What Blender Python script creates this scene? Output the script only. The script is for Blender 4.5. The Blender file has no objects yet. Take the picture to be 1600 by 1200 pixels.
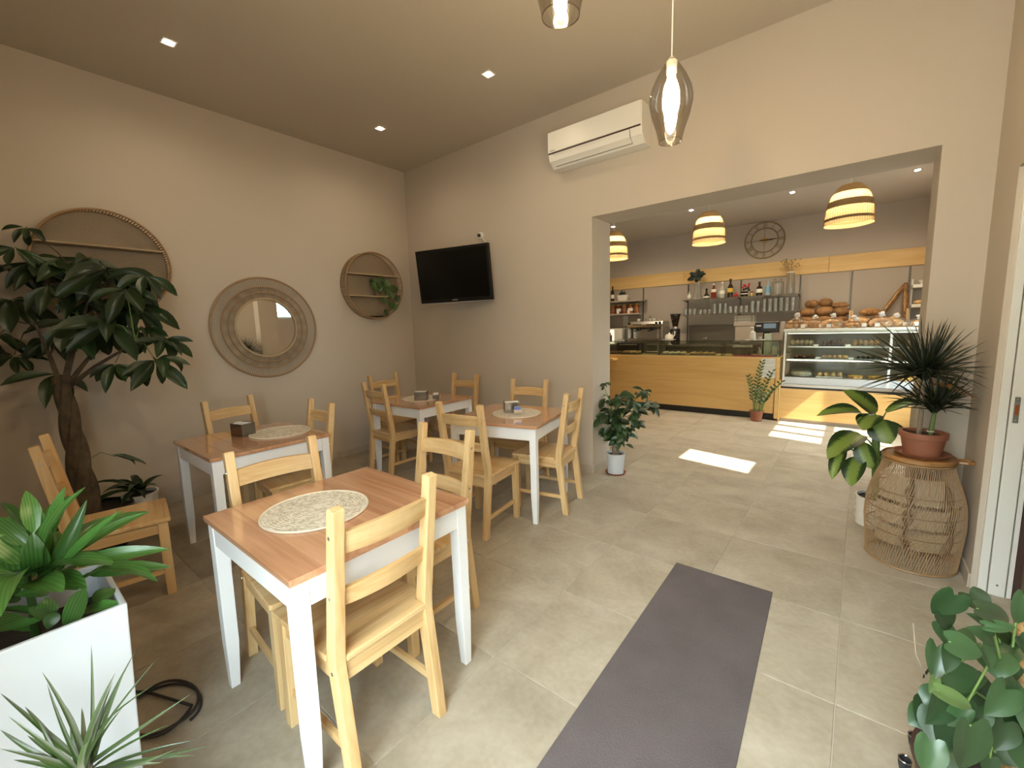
import bpy, bmesh, math, random
from mathutils import Matrix, Vector
import numpy as np
PI = math.pi
random.seed(11)
scene = bpy.context.scene
COL = scene.collection

# ------------------------------------------------------------------ camera
cam_data = bpy.data.cameras.new('camera')
cam_data.sensor_width = 36.0
cam_data.lens = 36.0 * 669.3 / 1600.0
cam_data.clip_start = 0.02
cam = bpy.data.objects.new('camera', cam_data)
COL.objects.link(cam)
CR = Vector((0.77885, 0.62658, -0.02809)); CU = Vector((-0.05945, 0.11834, 0.99119)); CF = Vector((-0.62439, 0.77032, -0.12942))
CAM = Vector((4.649, -3.664, 1.448))
cm = Matrix((CR, CU, -CF)).transposed().to_4x4()
cm.translation = CAM
cam.matrix_world = cm
scene.camera = cam

# ------------------------------------------------------------------ world, sun, exposure
SKY = 55.0
world = bpy.data.worlds.new('sky'); scene.world = world
world.use_nodes = True
bg = world.node_tree.nodes['Background']
bg.inputs['Color'].default_value = (0.80, 0.94, 1.0, 1)
bg.inputs['Strength'].default_value = SKY
sun_data = bpy.data.lights.new('sun', 'SUN')
sun_data.energy = 55.0
sun_data.angle = math.radians(0.5)
sun_data.color = (1.0, 0.93, 0.82)
sun = bpy.data.objects.new('sun', sun_data); COL.objects.link(sun)
sun.rotation_euler = Vector((-1.0, 0.2, -1.12)).to_track_quat('-Z', 'Y').to_euler()
sun.location = (12, -1, 9)
def portal(name, loc, sx, sy, direction):
    d = bpy.data.lights.new(name, 'AREA'); d.shape = 'RECTANGLE'; d.size = sx; d.size_y = sy
    d.cycles.is_portal = True
    o = bpy.data.objects.new(name, d); COL.objects.link(o)
    o.location = loc; o.rotation_euler = Vector(direction).to_track_quat('-Z', 'Z').to_euler()
portal('portal_front', (4.36, -4.125, 1.22), 1.4, 2.5, (0, 1, 0))
portal('portal_shop', (5.62, 1.9, 1.4), 3.0, 2.2, (-1, 0, 0))
vs = scene.view_settings
vs.view_transform = 'Standard'; vs.look = 'None'; vs.exposure = 0.0; vs.gamma = 1.0
vs.use_curve_mapping = False
cy = scene.cycles
cy.max_bounces = 8; cy.diffuse_bounces = 5; cy.glossy_bounces = 4; cy.transmission_bounces = 6
cy.transparent_max_bounces = 24; cy.caustics_reflective = False; cy.caustics_refractive = False
cy.sample_clamp_indirect = 6.0; cy.use_denoising = True
cy.blur_glossy = 0.5
WARM = (1.0, 0.78, 0.47)
P_SPOT, P_BSPOT = 17.0, 84.0

# ------------------------------------------------------------------ materials
def srgb(r, g, b):
    f = lambda c: (c/255/12.92) if c/255 <= 0.04045 else ((c/255+0.055)/1.055)**2.4
    return (f(r), f(g), f(b), 1)
MATS = {}
class NT:
    def __init__(s, name):
        s.m = bpy.data.materials.new(name); s.m.use_nodes = True
        s.t = s.m.node_tree; s.b = s.t.nodes['Principled BSDF']; s.out = s.t.nodes['Material Output']
        MATS[name] = s.m
    def n(s, typ, **kw):
        nd = s.t.nodes.new(typ)
        for k, v in kw.items():
            if k in nd.inputs: nd.inputs[k].default_value = v
            else: setattr(nd, k, v)
        return nd
    def l(s, a, b): s.t.links.new(a, b)
    def ramp(s, fac, stops):
        r = s.n('ShaderNodeValToRGB'); e = r.color_ramp.elements
        while len(e) < len(stops): e.new(0.5)
        for q, (p, c) in zip(e, stops): q.position = p; q.color = c
        s.l(fac, r.inputs['Fac']); return r.outputs['Color']
    def coords(s, kind='Object', scale=(1, 1, 1), rnd=0.0):
        tc = s.n('ShaderNodeTexCoord'); mp = s.n('ShaderNodeMapping'); mp.inputs['Scale'].default_value = scale
        s.l(tc.outputs[kind], mp.inputs['Vector'])
        if rnd:
            oi = s.n('ShaderNodeObjectInfo'); mu = s.n('ShaderNodeMath', operation='MULTIPLY'); mu.inputs[1].default_value = rnd
            cb = s.n('ShaderNodeCombineXYZ'); s.l(oi.outputs['Random'], mu.inputs[0])
            for i in range(3): s.l(mu.outputs[0], cb.inputs[i])
            s.l(cb.outputs[0], mp.inputs['Location'])
        return mp.outputs[0]
def mat(name, col, rough=0.5, metal=0.0, bump=0.0, bscale=60, var=0.0, vscale=4, coat=0.0, spec=0.5, emit=None, estr=0.0, rnd=0.0, alpha=1.0):
    s = NT(name); b = s.b
    if len(col) == 3: col = tuple(col) + (1,)
    b.inputs['Base Color'].default_value = col; b.inputs['Roughness'].default_value = rough; b.inputs['Metallic'].default_value = metal
    b.inputs['Coat Weight'].default_value = coat; b.inputs['Coat Roughness'].default_value = 0.06; b.inputs['Specular IOR Level'].default_value = spec
    b.inputs['Alpha'].default_value = alpha
    if emit: b.inputs['Emission Color'].default_value = tuple(emit)+(1,); b.inputs['Emission Strength'].default_value = estr
    if var or rnd:
        src = None
        if var:
            v = s.coords('Object'); no = s.n('ShaderNodeTexNoise', Scale=vscale, Detail=5.0); s.l(v, no.inputs['Vector'])
            c0 = tuple(x*(1-var) for x in col[:3])+(1,); c1 = tuple(min(1, x*(1+var)) for x in col[:3])+(1,)
            src = s.ramp(no.outputs['Fac'], [(0.3, c0), (0.7, c1)])
        if rnd:
            hv = s.n('ShaderNodeHueSaturation'); oi = s.n('ShaderNodeObjectInfo'); mr = s.n('ShaderNodeMapRange')
            mr.inputs['To Min'].default_value = 1-rnd; mr.inputs['To Max'].default_value = 1+rnd
            s.l(oi.outputs['Random'], mr.inputs['Value']); s.l(mr.outputs[0], hv.inputs['Value'])
            if src: s.l(src, hv.inputs['Color'])
            else: hv.inputs['Color'].default_value = col
            src = hv.outputs[0]
        s.l(src, b.inputs['Base Color'])
    if bump:
        v = s.coords('Object'); no = s.n('ShaderNodeTexNoise', Scale=bscale, Detail=4.0); s.l(v, no.inputs['Vector'])
        bp = s.n('ShaderNodeBump', Strength=bump, Distance=0.01); s.l(no.outputs['Fac'], bp.inputs['Height']); s.l(bp.outputs[0], b.inputs['Normal'])
    return s.m
def wood(name, c_light, c_dark, axis=2, rough=0.4, coat=0.0, scale=1.0, rnd=0.08):
    s = NT(name); b = s.b
    sc = [14*scale]*3; sc[axis] = 0.9*scale
    v = s.coords('Object', tuple(sc), rnd=7.0)
    n1 = s.n('ShaderNodeTexNoise', Scale=1.0, Detail=4.0, Distortion=1.2); s.l(v, n1.inputs['Vector'])
    sc2 = [90*scale]*3; sc2[axis] = 3*scale
    v2 = s.coords('Object', tuple(sc2)); n2 = s.n('ShaderNodeTexNoise', Scale=1.0, Detail=2.0); s.l(v2, n2.inputs['Vector'])
    ad = s.n('ShaderNodeMath', operation='MULTIPLY_ADD'); ad.inputs[1].default_value = 0.35; s.l(n2.outputs['Fac'], ad.inputs[0]); s.l(n1.outputs['Fac'], ad.inputs[2])
    mid = tuple((a+d)/2 for a, d in zip(c_light, c_dark))
    src = s.ramp(ad.outputs[0], [(0.45, c_dark), (0.62, mid), (0.8, c_light)])
    hv = s.n('ShaderNodeHueSaturation'); oi = s.n('ShaderNodeObjectInfo'); mr = s.n('ShaderNodeMapRange')
    mr.inputs['To Min'].default_value = 1-rnd; mr.inputs['To Max'].default_value = 1+rnd
    s.l(oi.outputs['Random'], mr.inputs['Value']); s.l(mr.outputs[0], hv.inputs['Value']); s.l(src, hv.inputs['Color'])
    s.l(hv.outputs[0], b.inputs['Base Color'])
    b.inputs['Roughness'].default_value = rough; b.inputs['Coat Weight'].default_value = coat; b.inputs['Coat Roughness'].default_value = 0.05
    return s.m
def thin_glass(name, tint=(0.95, 0.97, 0.95), rough=0.02, fac=0.12, fres=0.55, body=0.0, bodycol=(0.5, 0.5, 0.5)):
    s = NT(name); t = s.t
    tr = s.n('ShaderNodeBsdfTransparent'); tr.inputs[0].default_value = tuple(tint)+(1,)
    gl = s.n('ShaderNodeBsdfGlossy'); gl.inputs['Roughness'].default_value = rough
    lw = s.n('ShaderNodeLayerWeight'); lw.inputs['Blend'].default_value = 0.35
    mx = s.n('ShaderNodeMixShader'); ma = s.n('ShaderNodeMath', operation='MULTIPLY_ADD'); ma.inputs[1].default_value = fres; ma.inputs[2].default_value = fac*0.5
    s.l(lw.outputs['Fresnel'], ma.inputs[0]); s.l(ma.outputs[0], mx.inputs[0]); s.l(tr.outputs[0], mx.inputs[1]); s.l(gl.outputs[0], mx.inputs[2])
    last = mx.outputs[0]
    if body:
        df = s.n('ShaderNodeBsdfDiffuse'); df.inputs[0].default_value = tuple(bodycol)+(1,)
        m2 = s.n('ShaderNodeMixShader'); m2.inputs[0].default_value = body; s.l(last, m2.inputs[1]); s.l(df.outputs[0], m2.inputs[2]); last = m2.outputs[0]
    s.l(last, s.out.inputs['Surface'])
    return s.m
def translucent(name, col, trans=0.5):
    s = NT(name)
    df = s.n('ShaderNodeBsdfDiffuse'); tl = s.n('ShaderNodeBsdfTranslucent'); mx = s.n('ShaderNodeMixShader'); mx.inputs[0].default_value = trans
    df.inputs[0].default_value = tuple(col)+(1,); tl.inputs[0].default_value = tuple(col)+(1,)
    s.l(df.outputs[0], mx.inputs[1]); s.l(tl.outputs[0], mx.inputs[2]); s.l(mx.outputs[0], s.out.inputs['Surface'])
    return s.m

mat('wall_paint', (0.50, 0.435, 0.36), 0.75, bump=0.06, bscale=90, var=0.025, vscale=0.7)
mat('ceiling_paint', (0.50, 0.44, 0.36), 0.8, bump=0.04, bscale=90, var=0.02, vscale=0.6)
mat('shop_wall', (0.56, 0.49, 0.42), 0.75, bump=0.05)
mat('shop_ceiling', (0.60, 0.56, 0.52), 0.8)
mat('grout', (0.50, 0.44, 0.36), 0.9)
def tile_mat(name):
    s = NT(name); b = s.b
    g = s.n('ShaderNodeNewGeometry'); oi = s.n('ShaderNodeObjectInfo')
    cb = s.n('ShaderNodeVectorMath', operation='MULTIPLY_ADD'); cb.inputs[1].default_value = (9, 5, 0)
    c2 = s.n('ShaderNodeCombineXYZ'); s.l(oi.outputs['Random'], c2.inputs[0]); s.l(oi.outputs['Random'], c2.inputs[1])
    s.l(c2.outputs[0], cb.inputs[0]); s.l(g.outputs['Position'], cb.inputs[2])
    n1 = s.n('ShaderNodeTexNoise', Scale=3.2, Detail=7.0, Roughness=0.62, Distortion=0.4); s.l(cb.outputs[0], n1.inputs['Vector'])
    n2 = s.n('ShaderNodeTexNoise', Scale=38.0, Detail=3.0); s.l(cb.outputs[0], n2.inputs['Vector'])
    ad = s.n('ShaderNodeMath', operation='MULTIPLY_ADD'); ad.inputs[1].default_value = 0.3; s.l(n2.outputs['Fac'], ad.inputs[0]); s.l(n1.outputs['Fac'], ad.inputs[2])
    c = s.ramp(ad.outputs[0], [(0.40, (0.275, 0.235, 0.175, 1)), (0.62, (0.35, 0.305, 0.235, 1)), (0.88, (0.43, 0.385, 0.31, 1))])
    hv = s.n('ShaderNodeHueSaturation'); mr = s.n('ShaderNodeMapRange'); mr.inputs['To Min'].default_value = 0.94; mr.inputs['To Max'].default_value = 1.05
    s.l(oi.outputs['Random'], mr.inputs['Value']); s.l(mr.outputs[0], hv.inputs['Value']); s.l(c, hv.inputs['Color']); s.l(hv.outputs[0], b.inputs['Base Color'])
    b.inputs['Roughness'].default_value = 0.5; b.inputs['Specular IOR Level'].default_value = 0.3
    bp = s.n('ShaderNodeBump', Strength=0.08, Distance=0.004); s.l(ad.outputs[0], bp.inputs['Height']); s.l(bp.outputs[0], b.inputs['Normal'])
tile_mat('floor_tile')
mat('skirting', (0.46, 0.395, 0.315), 0.5, var=0.1, vscale=6)
PL, PD = srgb(208, 178, 130), srgb(184, 144, 93)
for ax, nm in enumerate('xyz'): wood('pine_'+nm, PL, PD, ax, 0.42, 0.15)
wood('table_plank', srgb(196, 150, 116), srgb(168, 120, 88), 0, 0.25, 1.0, 0.8, 0.07)
wood('counter_wood', srgb(216, 176, 112), srgb(203, 160, 95), 0, 0.4, 0.1, 0.8, 0.02)
wood('band_wood', srgb(224, 190, 128), srgb(212, 173, 108), 0, 0.45, 0.0, 0.8, 0.04)
wood('tray_wood', srgb(160, 118, 70), srgb(120, 82, 44), 0, 0.4, 0.1, 0.6, 0.02)
mat('white_paint', (0.78, 0.79, 0.80), 0.45, bump=0.03, bscale=40)
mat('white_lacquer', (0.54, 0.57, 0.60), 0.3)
mat('white_frame', (0.74, 0.74, 0.70), 0.35)
mat('white_plastic', (0.76, 0.75, 0.70), 0.35)
mat('grey_plastic', (0.35, 0.34, 0.32), 0.5)
mat('black_plastic', (0.012, 0.012, 0.013), 0.3)
mat('black_rubber', (0.02, 0.02, 0.022), 0.55)
mat('screen_black', (0.003, 0.003, 0.003), 0.25, spec=0.3)
mat('silver_print', (0.5, 0.5, 0.52), 0.4)
mat('dark_print', (0.05, 0.045, 0.035), 0.6)
mat('steel', (0.62, 0.60, 0.56), 0.28, 1.0)
mat('steel_satin', (0.36, 0.33, 0.29), 0.22, 1.0)
mat('tv_black', (0.004, 0.004, 0.004), 0.45, spec=0.3)
mat('steel_dark', (0.18, 0.16, 0.13), 0.4, 0.7)
mat('chrome', (0.85, 0.85, 0.85), 0.12, 1.0)
mat('mirror_glass', (0.92, 0.92, 0.92), 0.01, 1.0)
mat('brown_dark', (0.05, 0.022, 0.018), 0.6)
mat('mat_rubber', (0.105, 0.088, 0.092), 0.75, bump=0.5, bscale=260, var=0.12, vscale=5)
mat('terracotta', (0.26, 0.095, 0.05), 0.6, var=0.12, vscale=8)
mat('terracotta_saucer', (0.24, 0.075, 0.05), 0.6)
mat('soil', (0.03, 0.022, 0.016), 0.95, bump=0.8, bscale=90)
mat('rattan', (0.30, 0.18, 0.085), 0.55, rnd=0.1)
mat('rattan_pale', (0.42, 0.31, 0.19), 0.6, rnd=0.08)
mat('rattan_grey', (0.34, 0.255, 0.165), 0.6, rnd=0.08)
mat('rattan_dark', (0.20, 0.115, 0.05), 0.55)
mat('reed_white', (0.68, 0.60, 0.48), 0.7)
mat('bark', (0.075, 0.055, 0.035), 0.9, bump=0.9, bscale=30, var=0.4, vscale=14)
mat('bark_pale', (0.20, 0.16, 0.115), 0.9, bump=0.7, bscale=50, var=0.3, vscale=20)
mat('cane_green', (0.10, 0.16, 0.05), 0.6)
mat('stem_green', (0.12, 0.20, 0.05), 0.55)
mat('leaf_dark', (0.014, 0.033, 0.009), 0.38, rnd=0.35)
mat('leaf_jamb', (0.016, 0.040, 0.011), 0.4, rnd=0.4)
mat('leaf_zz', (0.035, 0.075, 0.015), 0.35, rnd=0.3)
mat('leaf_palm', (0.016, 0.024, 0.012), 0.4, rnd=0.5)
mat('leaf_heart', (0.024, 0.056, 0.018), 0.36, rnd=0.35)
mat('leaf_pale', (0.075, 0.125, 0.035), 0.45, rnd=0.2)
mat('leaf_dry', (0.45, 0.20, 0.06), 0.8)
mat('leaf_pothos', (0.03, 0.07, 0.012), 0.45, rnd=0.4)
mat('leaf_magnolia', (0.012, 0.022, 0.014), 0.5, rnd=0.4)
mat('coir', (0.34, 0.19, 0.07), 0.95, bump=1.0, bscale=120, var=0.4, vscale=40)
def leaf_striped(name, c0, c1, freq, rough=0.32):
    s = NT(name); v = s.coords('Object')
    sp = s.n('ShaderNodeSeparateXYZ'); s.l(v, sp.inputs[0])
    mu = s.n('ShaderNodeMath', operation='MULTIPLY'); mu.inputs[1].default_value = freq; s.l(sp.outputs['X'], mu.inputs[0])
    sn = s.n('ShaderNodeMath', operation='SINE'); s.l(mu.outputs[0], sn.inputs[0])
    mr = s.n('ShaderNodeMapRange'); mr.inputs['From Min'].default_value = -1; s.l(sn.outputs[0], mr.inputs['Value'])
    c = s.ramp(mr.outputs[0], [(0.2, c0), (0.8, c1)])
    hv = s.n('ShaderNodeHueSaturation'); oi = s.n('ShaderNodeObjectInfo'); m2 = s.n('ShaderNodeMapRange'); m2.inputs['To Min'].default_value = 0.6; m2.inputs['To Max'].default_value = 1.35
    s.l(oi.outputs['Random'], m2.inputs['Value']); s.l(m2.outputs[0], hv.inputs['Value']); s.l(c, hv.inputs['Color']); s.l(hv.outputs[0], s.b.inputs['Base Color'])
    s.b.inputs['Roughness'].default_value = rough
leaf_striped('leaf_dracaena', (0.035, 0.10, 0.018, 1), (0.06, 0.155, 0.028, 1), 45)
leaf_striped('leaf_spiky', (0.045, 0.09, 0.022, 1), (0.10, 0.11, 0.07, 1), 6)
def leaf_dieff():
    s = NT('leaf_dieff'); v = s.coords('Object'); sp = s.n('ShaderNodeSeparateXYZ'); s.l(v, sp.inputs[0])
    ab = s.n('ShaderNodeMath', operation='ABSOLUTE'); s.l(sp.outputs['X'], ab.inputs[0])
    # slanted veins: noise sampled along y - |x|
    k = s.n('ShaderNodeMath', operation='MULTIPLY_ADD'); k.inputs[1].default_value = -0.55; s.l(ab.outputs[0], k.inputs[0]); s.l(sp.outputs['Y'], k.inputs[2])
    cb = s.n('ShaderNodeCombineXYZ'); s.l(k.outputs[0], cb.inputs[0])
    no = s.n('ShaderNodeTexNoise', Scale=26.0, Detail=2.0); s.l(cb.outputs[0], no.inputs['Vector'])
    a2 = s.n('ShaderNodeMath', operation='MULTIPLY_ADD'); a2.inputs[1].default_value = -0.42; s.l(no.outputs['Fac'], a2.inputs[0]); s.l(ab.outputs[0], a2.inputs[2])
    c = s.ramp(a2.outputs[0], [(0.0, (0.19, 0.27, 0.05, 1)), (0.03, (0.13, 0.20, 0.04, 1)), (0.10, (0.018, 0.045, 0.010, 1))])
    s.l(c, s.b.inputs['Base Color']); s.b.inputs['Roughness'].default_value = 0.4
    a2.inputs[1].default_value = -0.36
leaf_dieff()
def placemat_mat():
    s = NT('placemat'); v = s.coords('Object'); ln = s.n('ShaderNodeVectorMath', operation='LENGTH'); s.l(v, ln.inputs[0])
    no = s.n('ShaderNodeTexNoise', Scale=70.0, Detail=2.0); s.l(v, no.inputs['Vector'])
    c = s.ramp(no.outputs['Fac'], [(0.35, (0.50, 0.45, 0.35, 1)), (0.6, (0.76, 0.71, 0.60, 1))]); s.l(c, s.b.inputs['Base Color'])
    mu = s.n('ShaderNodeMath', operation='MULTIPLY'); mu.inputs[1].default_value = 520; s.l(ln.outputs['Value'], mu.inputs[0])
    sn = s.n('ShaderNodeMath', operation='SINE'); s.l(mu.outputs[0], sn.inputs[0])
    ad = s.n('ShaderNodeMath', operation='ADD'); s.l(sn.outputs[0], ad.inputs[0]); s.l(no.outputs['Fac'], ad.inputs[1])
    bp = s.n('ShaderNodeBump', Strength=0.6, Distance=0.003); s.l(ad.outputs[0], bp.inputs['Height']); s.l(bp.outputs[0], s.b.inputs['Normal'])
    s.b.inputs['Roughness'].default_value = 0.85
placemat_mat()
mat('placemat_rim', (0.66, 0.60, 0.48), 0.8)
thin_glass('pane', (0.96, 0.98, 0.97), fac=0.06)
thin_glass('case_glass', (0.94, 0.96, 0.93), fac=0.01, fres=0.06)
thin_glass('counter_glass', (0.80, 0.84, 0.78), fac=0.08)
thin_glass('smoke_glass', (0.80, 0.77, 0.72), fac=0.16)
thin_glass('tumbler_glass', (0.93, 0.94, 0.92), fac=0.25, body=0.10, bodycol=(0.8, 0.78, 0.72))
thin_glass('bag_film', (0.97, 0.97, 0.97), rough=0.12, fac=0.10, fres=0.35, body=0.03, bodycol=(0.9, 0.9, 0.9))
thin_glass('cover_film', (0.96, 0.97, 0.96), rough=0.05, fac=0.2)
translucent('rattan_glow', (0.62, 0.47, 0.26), 0.38)
translucent('rattan_band', (0.26, 0.175, 0.09), 0.03)
mat('bulb', (1, 1, 1), 0.3, emit=WARM, estr=850)
mat('bulb_small', (1, 1, 1), 0.3, emit=WARM, estr=420)
mat('spot_glow', (1, 1, 1), 0.3, emit=(1.0, 0.88, 0.74), estr=40)
mat('led_strip', (1, 1, 1), 0.3, emit=(1.0, 0.93, 0.80), estr=3.6)
mat('oven_glow', (1, 1, 1), 0.3, emit=(1.0, 0.85, 0.65), estr=0.9)
mat('register_screen', (0.05, 0.07, 0.08), 0.3, emit=(0.30, 0.42, 0.46), estr=0.35)
mat('fabric_white', (0.78, 0.77, 0.74), 0.8)
mat('paper', (0.74, 0.73, 0.70), 0.8)
mat('paper_ink', (0.30, 0.28, 0.26), 0.8)
mat('pink_cloth', (0.50, 0.06, 0.13), 0.8)
mat('clock_metal', (0.34, 0.25, 0.13), 0.5, 0.3)
mat('bread_crust', (0.33, 0.17, 0.065), 0.75, bump=0.5, bscale=30, var=0.45, vscale=14, rnd=0.35)
mat('bread_pale', (0.62, 0.40, 0.17), 0.75, bump=0.4, bscale=40, var=0.3, vscale=18, rnd=0.25)
mat('pastry', (0.58, 0.34, 0.13), 0.7, bump=0.6, bscale=60, var=0.5, vscale=45, rnd=0.3)
mat('pastry_dark', (0.22, 0.10, 0.045), 0.7, bump=0.6, bscale=60, var=0.5, vscale=45, rnd=0.3)
mat('yellow_pie', (0.75, 0.47, 0.07), 0.6, var=0.2, vscale=30)
mat('slice_brown', (0.46, 0.26, 0.11), 0.75, bump=0.4, bscale=40, var=0.4, vscale=20, rnd=0.25)
mat('cream_cake', (0.78, 0.66, 0.45), 0.6, bump=0.6, bscale=60, var=0.3, vscale=50)
mat('bottle_dark', (0.02, 0.012, 0.006), 0.15)
mat('bottle_red', (0.16, 0.018, 0.008), 0.15)
mat('bottle_amber', (0.26, 0.07, 0.015), 0.2)
mat('bottle_clear', (0.42, 0.42, 0.38), 0.15)
mat('bottle_blue', (0.30, 0.42, 0.50), 0.2)
mat('label_yellow', (0.65, 0.45, 0.06), 0.6)
mat('label_white', (0.78, 0.76, 0.70), 0.6)
mat('label_blue', (0.16, 0.36, 0.50), 0.6)
mat('gold', (0.55, 0.36, 0.10), 0.35, 0.8)
mat('red_gloss', (0.45, 0.025, 0.03), 0.4)
mat('ceramic', (0.78, 0.76, 0.70), 0.25)
mat('blue_packet', (0.10, 0.20, 0.55), 0.5)
mat('mint', (0.50, 0.62, 0.52), 0.5)
mat('panel_taupe', (0.40, 0.345, 0.29), 0.6)
mat('dried_flower', (0.42, 0.30, 0.15), 0.9)
mat('sky_blocker_plaster', (0.34, 0.32, 0.29), 0.8, var=0.1, vscale=1)
mat('facade_teal', (0.06, 0.12, 0.13), 0.7)
mat('facade_stripe', (0.7, 0.75, 0.75), 0.6)
mat('paving', (0.2, 0.195, 0.185), 0.9, var=0.1, vscale=2)
mat('courtyard', (0.62, 0.60, 0.50), 0.8)

# ------------------------------------------------------------------ mesh helpers
class MB:
    def __init__(s): s.v = []; s.f = []; s.sm = []
    def add(s, vs, fs, smooth=False, M=None):
        o = len(s.v)
        s.v += [tuple(M @ Vector(p)) if M else tuple(p) for p in vs]
        s.f += [tuple(i+o for i in f) for f in fs]; s.sm += [smooth]*len(fs)
        return s
    def box(s, x0, x1, y0, y1, z0, z1, M=None):
        return s.add([(x0,y0,z0),(x1,y0,z0),(x1,y1,z0),(x0,y1,z0),(x0,y0,z1),(x1,y0,z1),(x1,y1,z1),(x0,y1,z1)],
                     [(0,3,2,1),(4,5,6,7),(0,1,5,4),(1,2,6,5),(2,3,7,6),(3,0,4,7)], False, M)
    def hexa(s, b, t):   # two quads bottom / top
        return s.add(list(b)+list(t), [(0,3,2,1),(4,5,6,7),(0,1,5,4),(1,2,6,5),(2,3,7,6),(3,0,4,7)])
    def prism(s, poly, axis, a0, a1, M=None):   # poly 2d in the other two axes
        n = len(poly); vs = []
        for a in (a0, a1):
            for p in poly:
                q = list(p); q.insert(axis, a); vs.append(tuple(q))
        fs = [tuple(range(n))[::-1], tuple(range(n, 2*n))] + [(i, (i+1) % n, n+(i+1) % n, n+i) for i in range(n)]
        return s.add(vs, fs, False, M)
    def lathe(s, prof, seg=24, c=(0,0,0), M=None, smooth=True, cap0=False, cap1=False):
        vs = []; fs = []; n = len(prof)
        for r, z in prof:
            for k in range(seg):
                a = 2*PI*k/seg; vs.append((c[0]+r*math.cos(a), c[1]+r*math.sin(a), c[2]+z))
        for i in range(n-1):
            for k in range(seg):
                k2 = (k+1) % seg
                fs.append((i*seg+k, i*seg+k2, (i+1)*seg+k2, (i+1)*seg+k))
        s.add(vs, fs, smooth, M)
        if cap0: s.f.append(tuple(len(s.v)-len(vs)+k for k in range(seg))[::-1]); s.sm.append(False)
        if cap1: s.f.append(tuple(len(s.v)-seg+k for k in range(seg))); s.sm.append(False)
        return s
    def tube(s, pts, r, seg=6, M=None, closed=False, cap=True):
        pts = [Vector(p) for p in pts]; n = len(pts)
        rr = r if isinstance(r, (list, tuple)) else [r]*n
        vs = []; fs = []; prev = None
        for i, p in enumerate(pts):
            if closed: d = pts[(i+1) % n]-pts[i-1]
            else: d = pts[min(i+1, n-1)]-pts[max(i-1, 0)]
            d.normalize()
            if prev is None:
                u = d.orthogonal().normalized()
            else:
                u = prev - d*prev.dot(d)
                u = u.normalized() if u.length > 1e-6 else d.orthogonal().normalized()
            prev = u; w = d.cross(u)
            for k in range(seg):
                a = 2*PI*k/seg; vs.append(p+(u*math.cos(a)+w*math.sin(a))*rr[i])
        m = n if closed else n-1
        for i in range(m):
            j = (i+1) % n
            for k in range(seg):
                k2 = (k+1) % seg; fs.append((i*seg+k, i*seg+k2, j*seg+k2, j*seg+k))
        s.add(vs, fs, True, M)
        if cap and not closed:
            o = len(s.v)-n*seg
            s.f.append(tuple(o+k for k in range(seg))[::-1]); s.sm.append(False)
            s.f.append(tuple(o+(n-1)*seg+k for k in range(seg))); s.sm.append(False)
        return s
    def ball(s, c, rx, ry, rz, seg=12, rings=8, M=None):
        prof = [(max(1e-4, math.sin(PI*i/rings)), -math.cos(PI*i/rings)) for i in range(rings+1)]
        o = len(s.v)
        s.lathe(prof, seg, M=None)
        for i in range(o, len(s.v)):
            p = s.v[i]; q = Vector((c[0]+p[0]*rx, c[1]+p[1]*ry, c[2]+p[2]*rz)); s.v[i] = tuple(M @ q if M else q)
        return s
    def ring(s, R, r, plane='xy', c=(0,0,0), n=48, seg=6):
        pts = []
        for i in range(n):
            a = 2*PI*i/n; u, w = R*math.cos(a), R*math.sin(a)
            pts.append({'xy': (c[0]+u, c[1]+w, c[2]), 'yz': (c[0], c[1]+u, c[2]+w), 'xz': (c[0]+u, c[1], c[2]+w)}[plane])
        return s.tube(pts, r, seg, closed=True)
    def mesh(s, name, sharp=35):
        me = bpy.data.meshes.new(name); me.from_pydata(s.v, [], s.f)
        me.polygons.foreach_set('use_smooth', s.sm)
        me.update()
        if any(s.sm): me.set_sharp_from_angle(angle=math.radians(sharp))
        return me
def obj(name, mb, material, parent=None, bevel=0.0, loc=None, rz=None, kind=None):
    me = mb.mesh(name) if isinstance(mb, MB) else mb
    if material and not me.materials: me.materials.append(MATS[material])
    o = bpy.data.objects.new(name, me); COL.objects.link(o)
    if parent: o.parent = parent
    if loc is not None: o.location = loc
    if rz is not None: o.rotation_euler = (0, 0, rz)
    if bevel:
        m = o.modifiers.new('bevel', 'BEVEL'); m.width = bevel; m.segments = 2; m.limit_method = 'ANGLE'; m.angle_limit = math.radians(40)
    if kind: o['kind'] = kind
    return o
def tag(o, label, cat, group=None):
    o['label'] = label; o['category'] = cat
    if group: o['group'] = group
    return o
def thing(name, label, cat, loc=(0,0,0), rz=0.0, group=None):
    o = bpy.data.objects.new(name, None); COL.objects.link(o); o.empty_display_size = 0.1
    o.location = loc; o.rotation_euler = (0, 0, rz)
    return tag(o, label, cat, group)
def struct(name, mb, material, parent=None, bevel=0.0):
    o = obj(name, mb, material, parent, bevel)
    if not parent: o['kind'] = 'structure'
    return o
def dup(root, loc, rz, label, group=None):
    r = root.copy(); COL.objects.link(r); r.location = loc; r.rotation_euler = (0, 0, rz); r['label'] = label
    if group: r['group'] = group
    for ch in list(root.children):
        c = ch.copy(); COL.objects.link(c); c.parent = r
        for g in list(ch.children):
            d = g.copy(); COL.objects.link(d); d.parent = c
    return r
def box(*a): return MB().box(*a)
ORD = ['leftmost', 'second from the left', 'third from the left', 'fourth from the left', 'fifth from the left', 'sixth from the left', 'seventh from the left', 'eighth from the left']

# ================================================================== the setting
H, HS, TW = 3.455, 3.165, 0.37          # dining ceiling, shop ceiling, thickness of the wall between
OX0, OX1, OZ = 2.677, 4.9615, 2.438     # opening
XR, XS, YF = 5.19, 5.50, -4.0           # right wall, shop right wall, front wall
YB = 5.2                                # far shop wall
XL2 = -0.6                              # shop left wall

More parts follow.
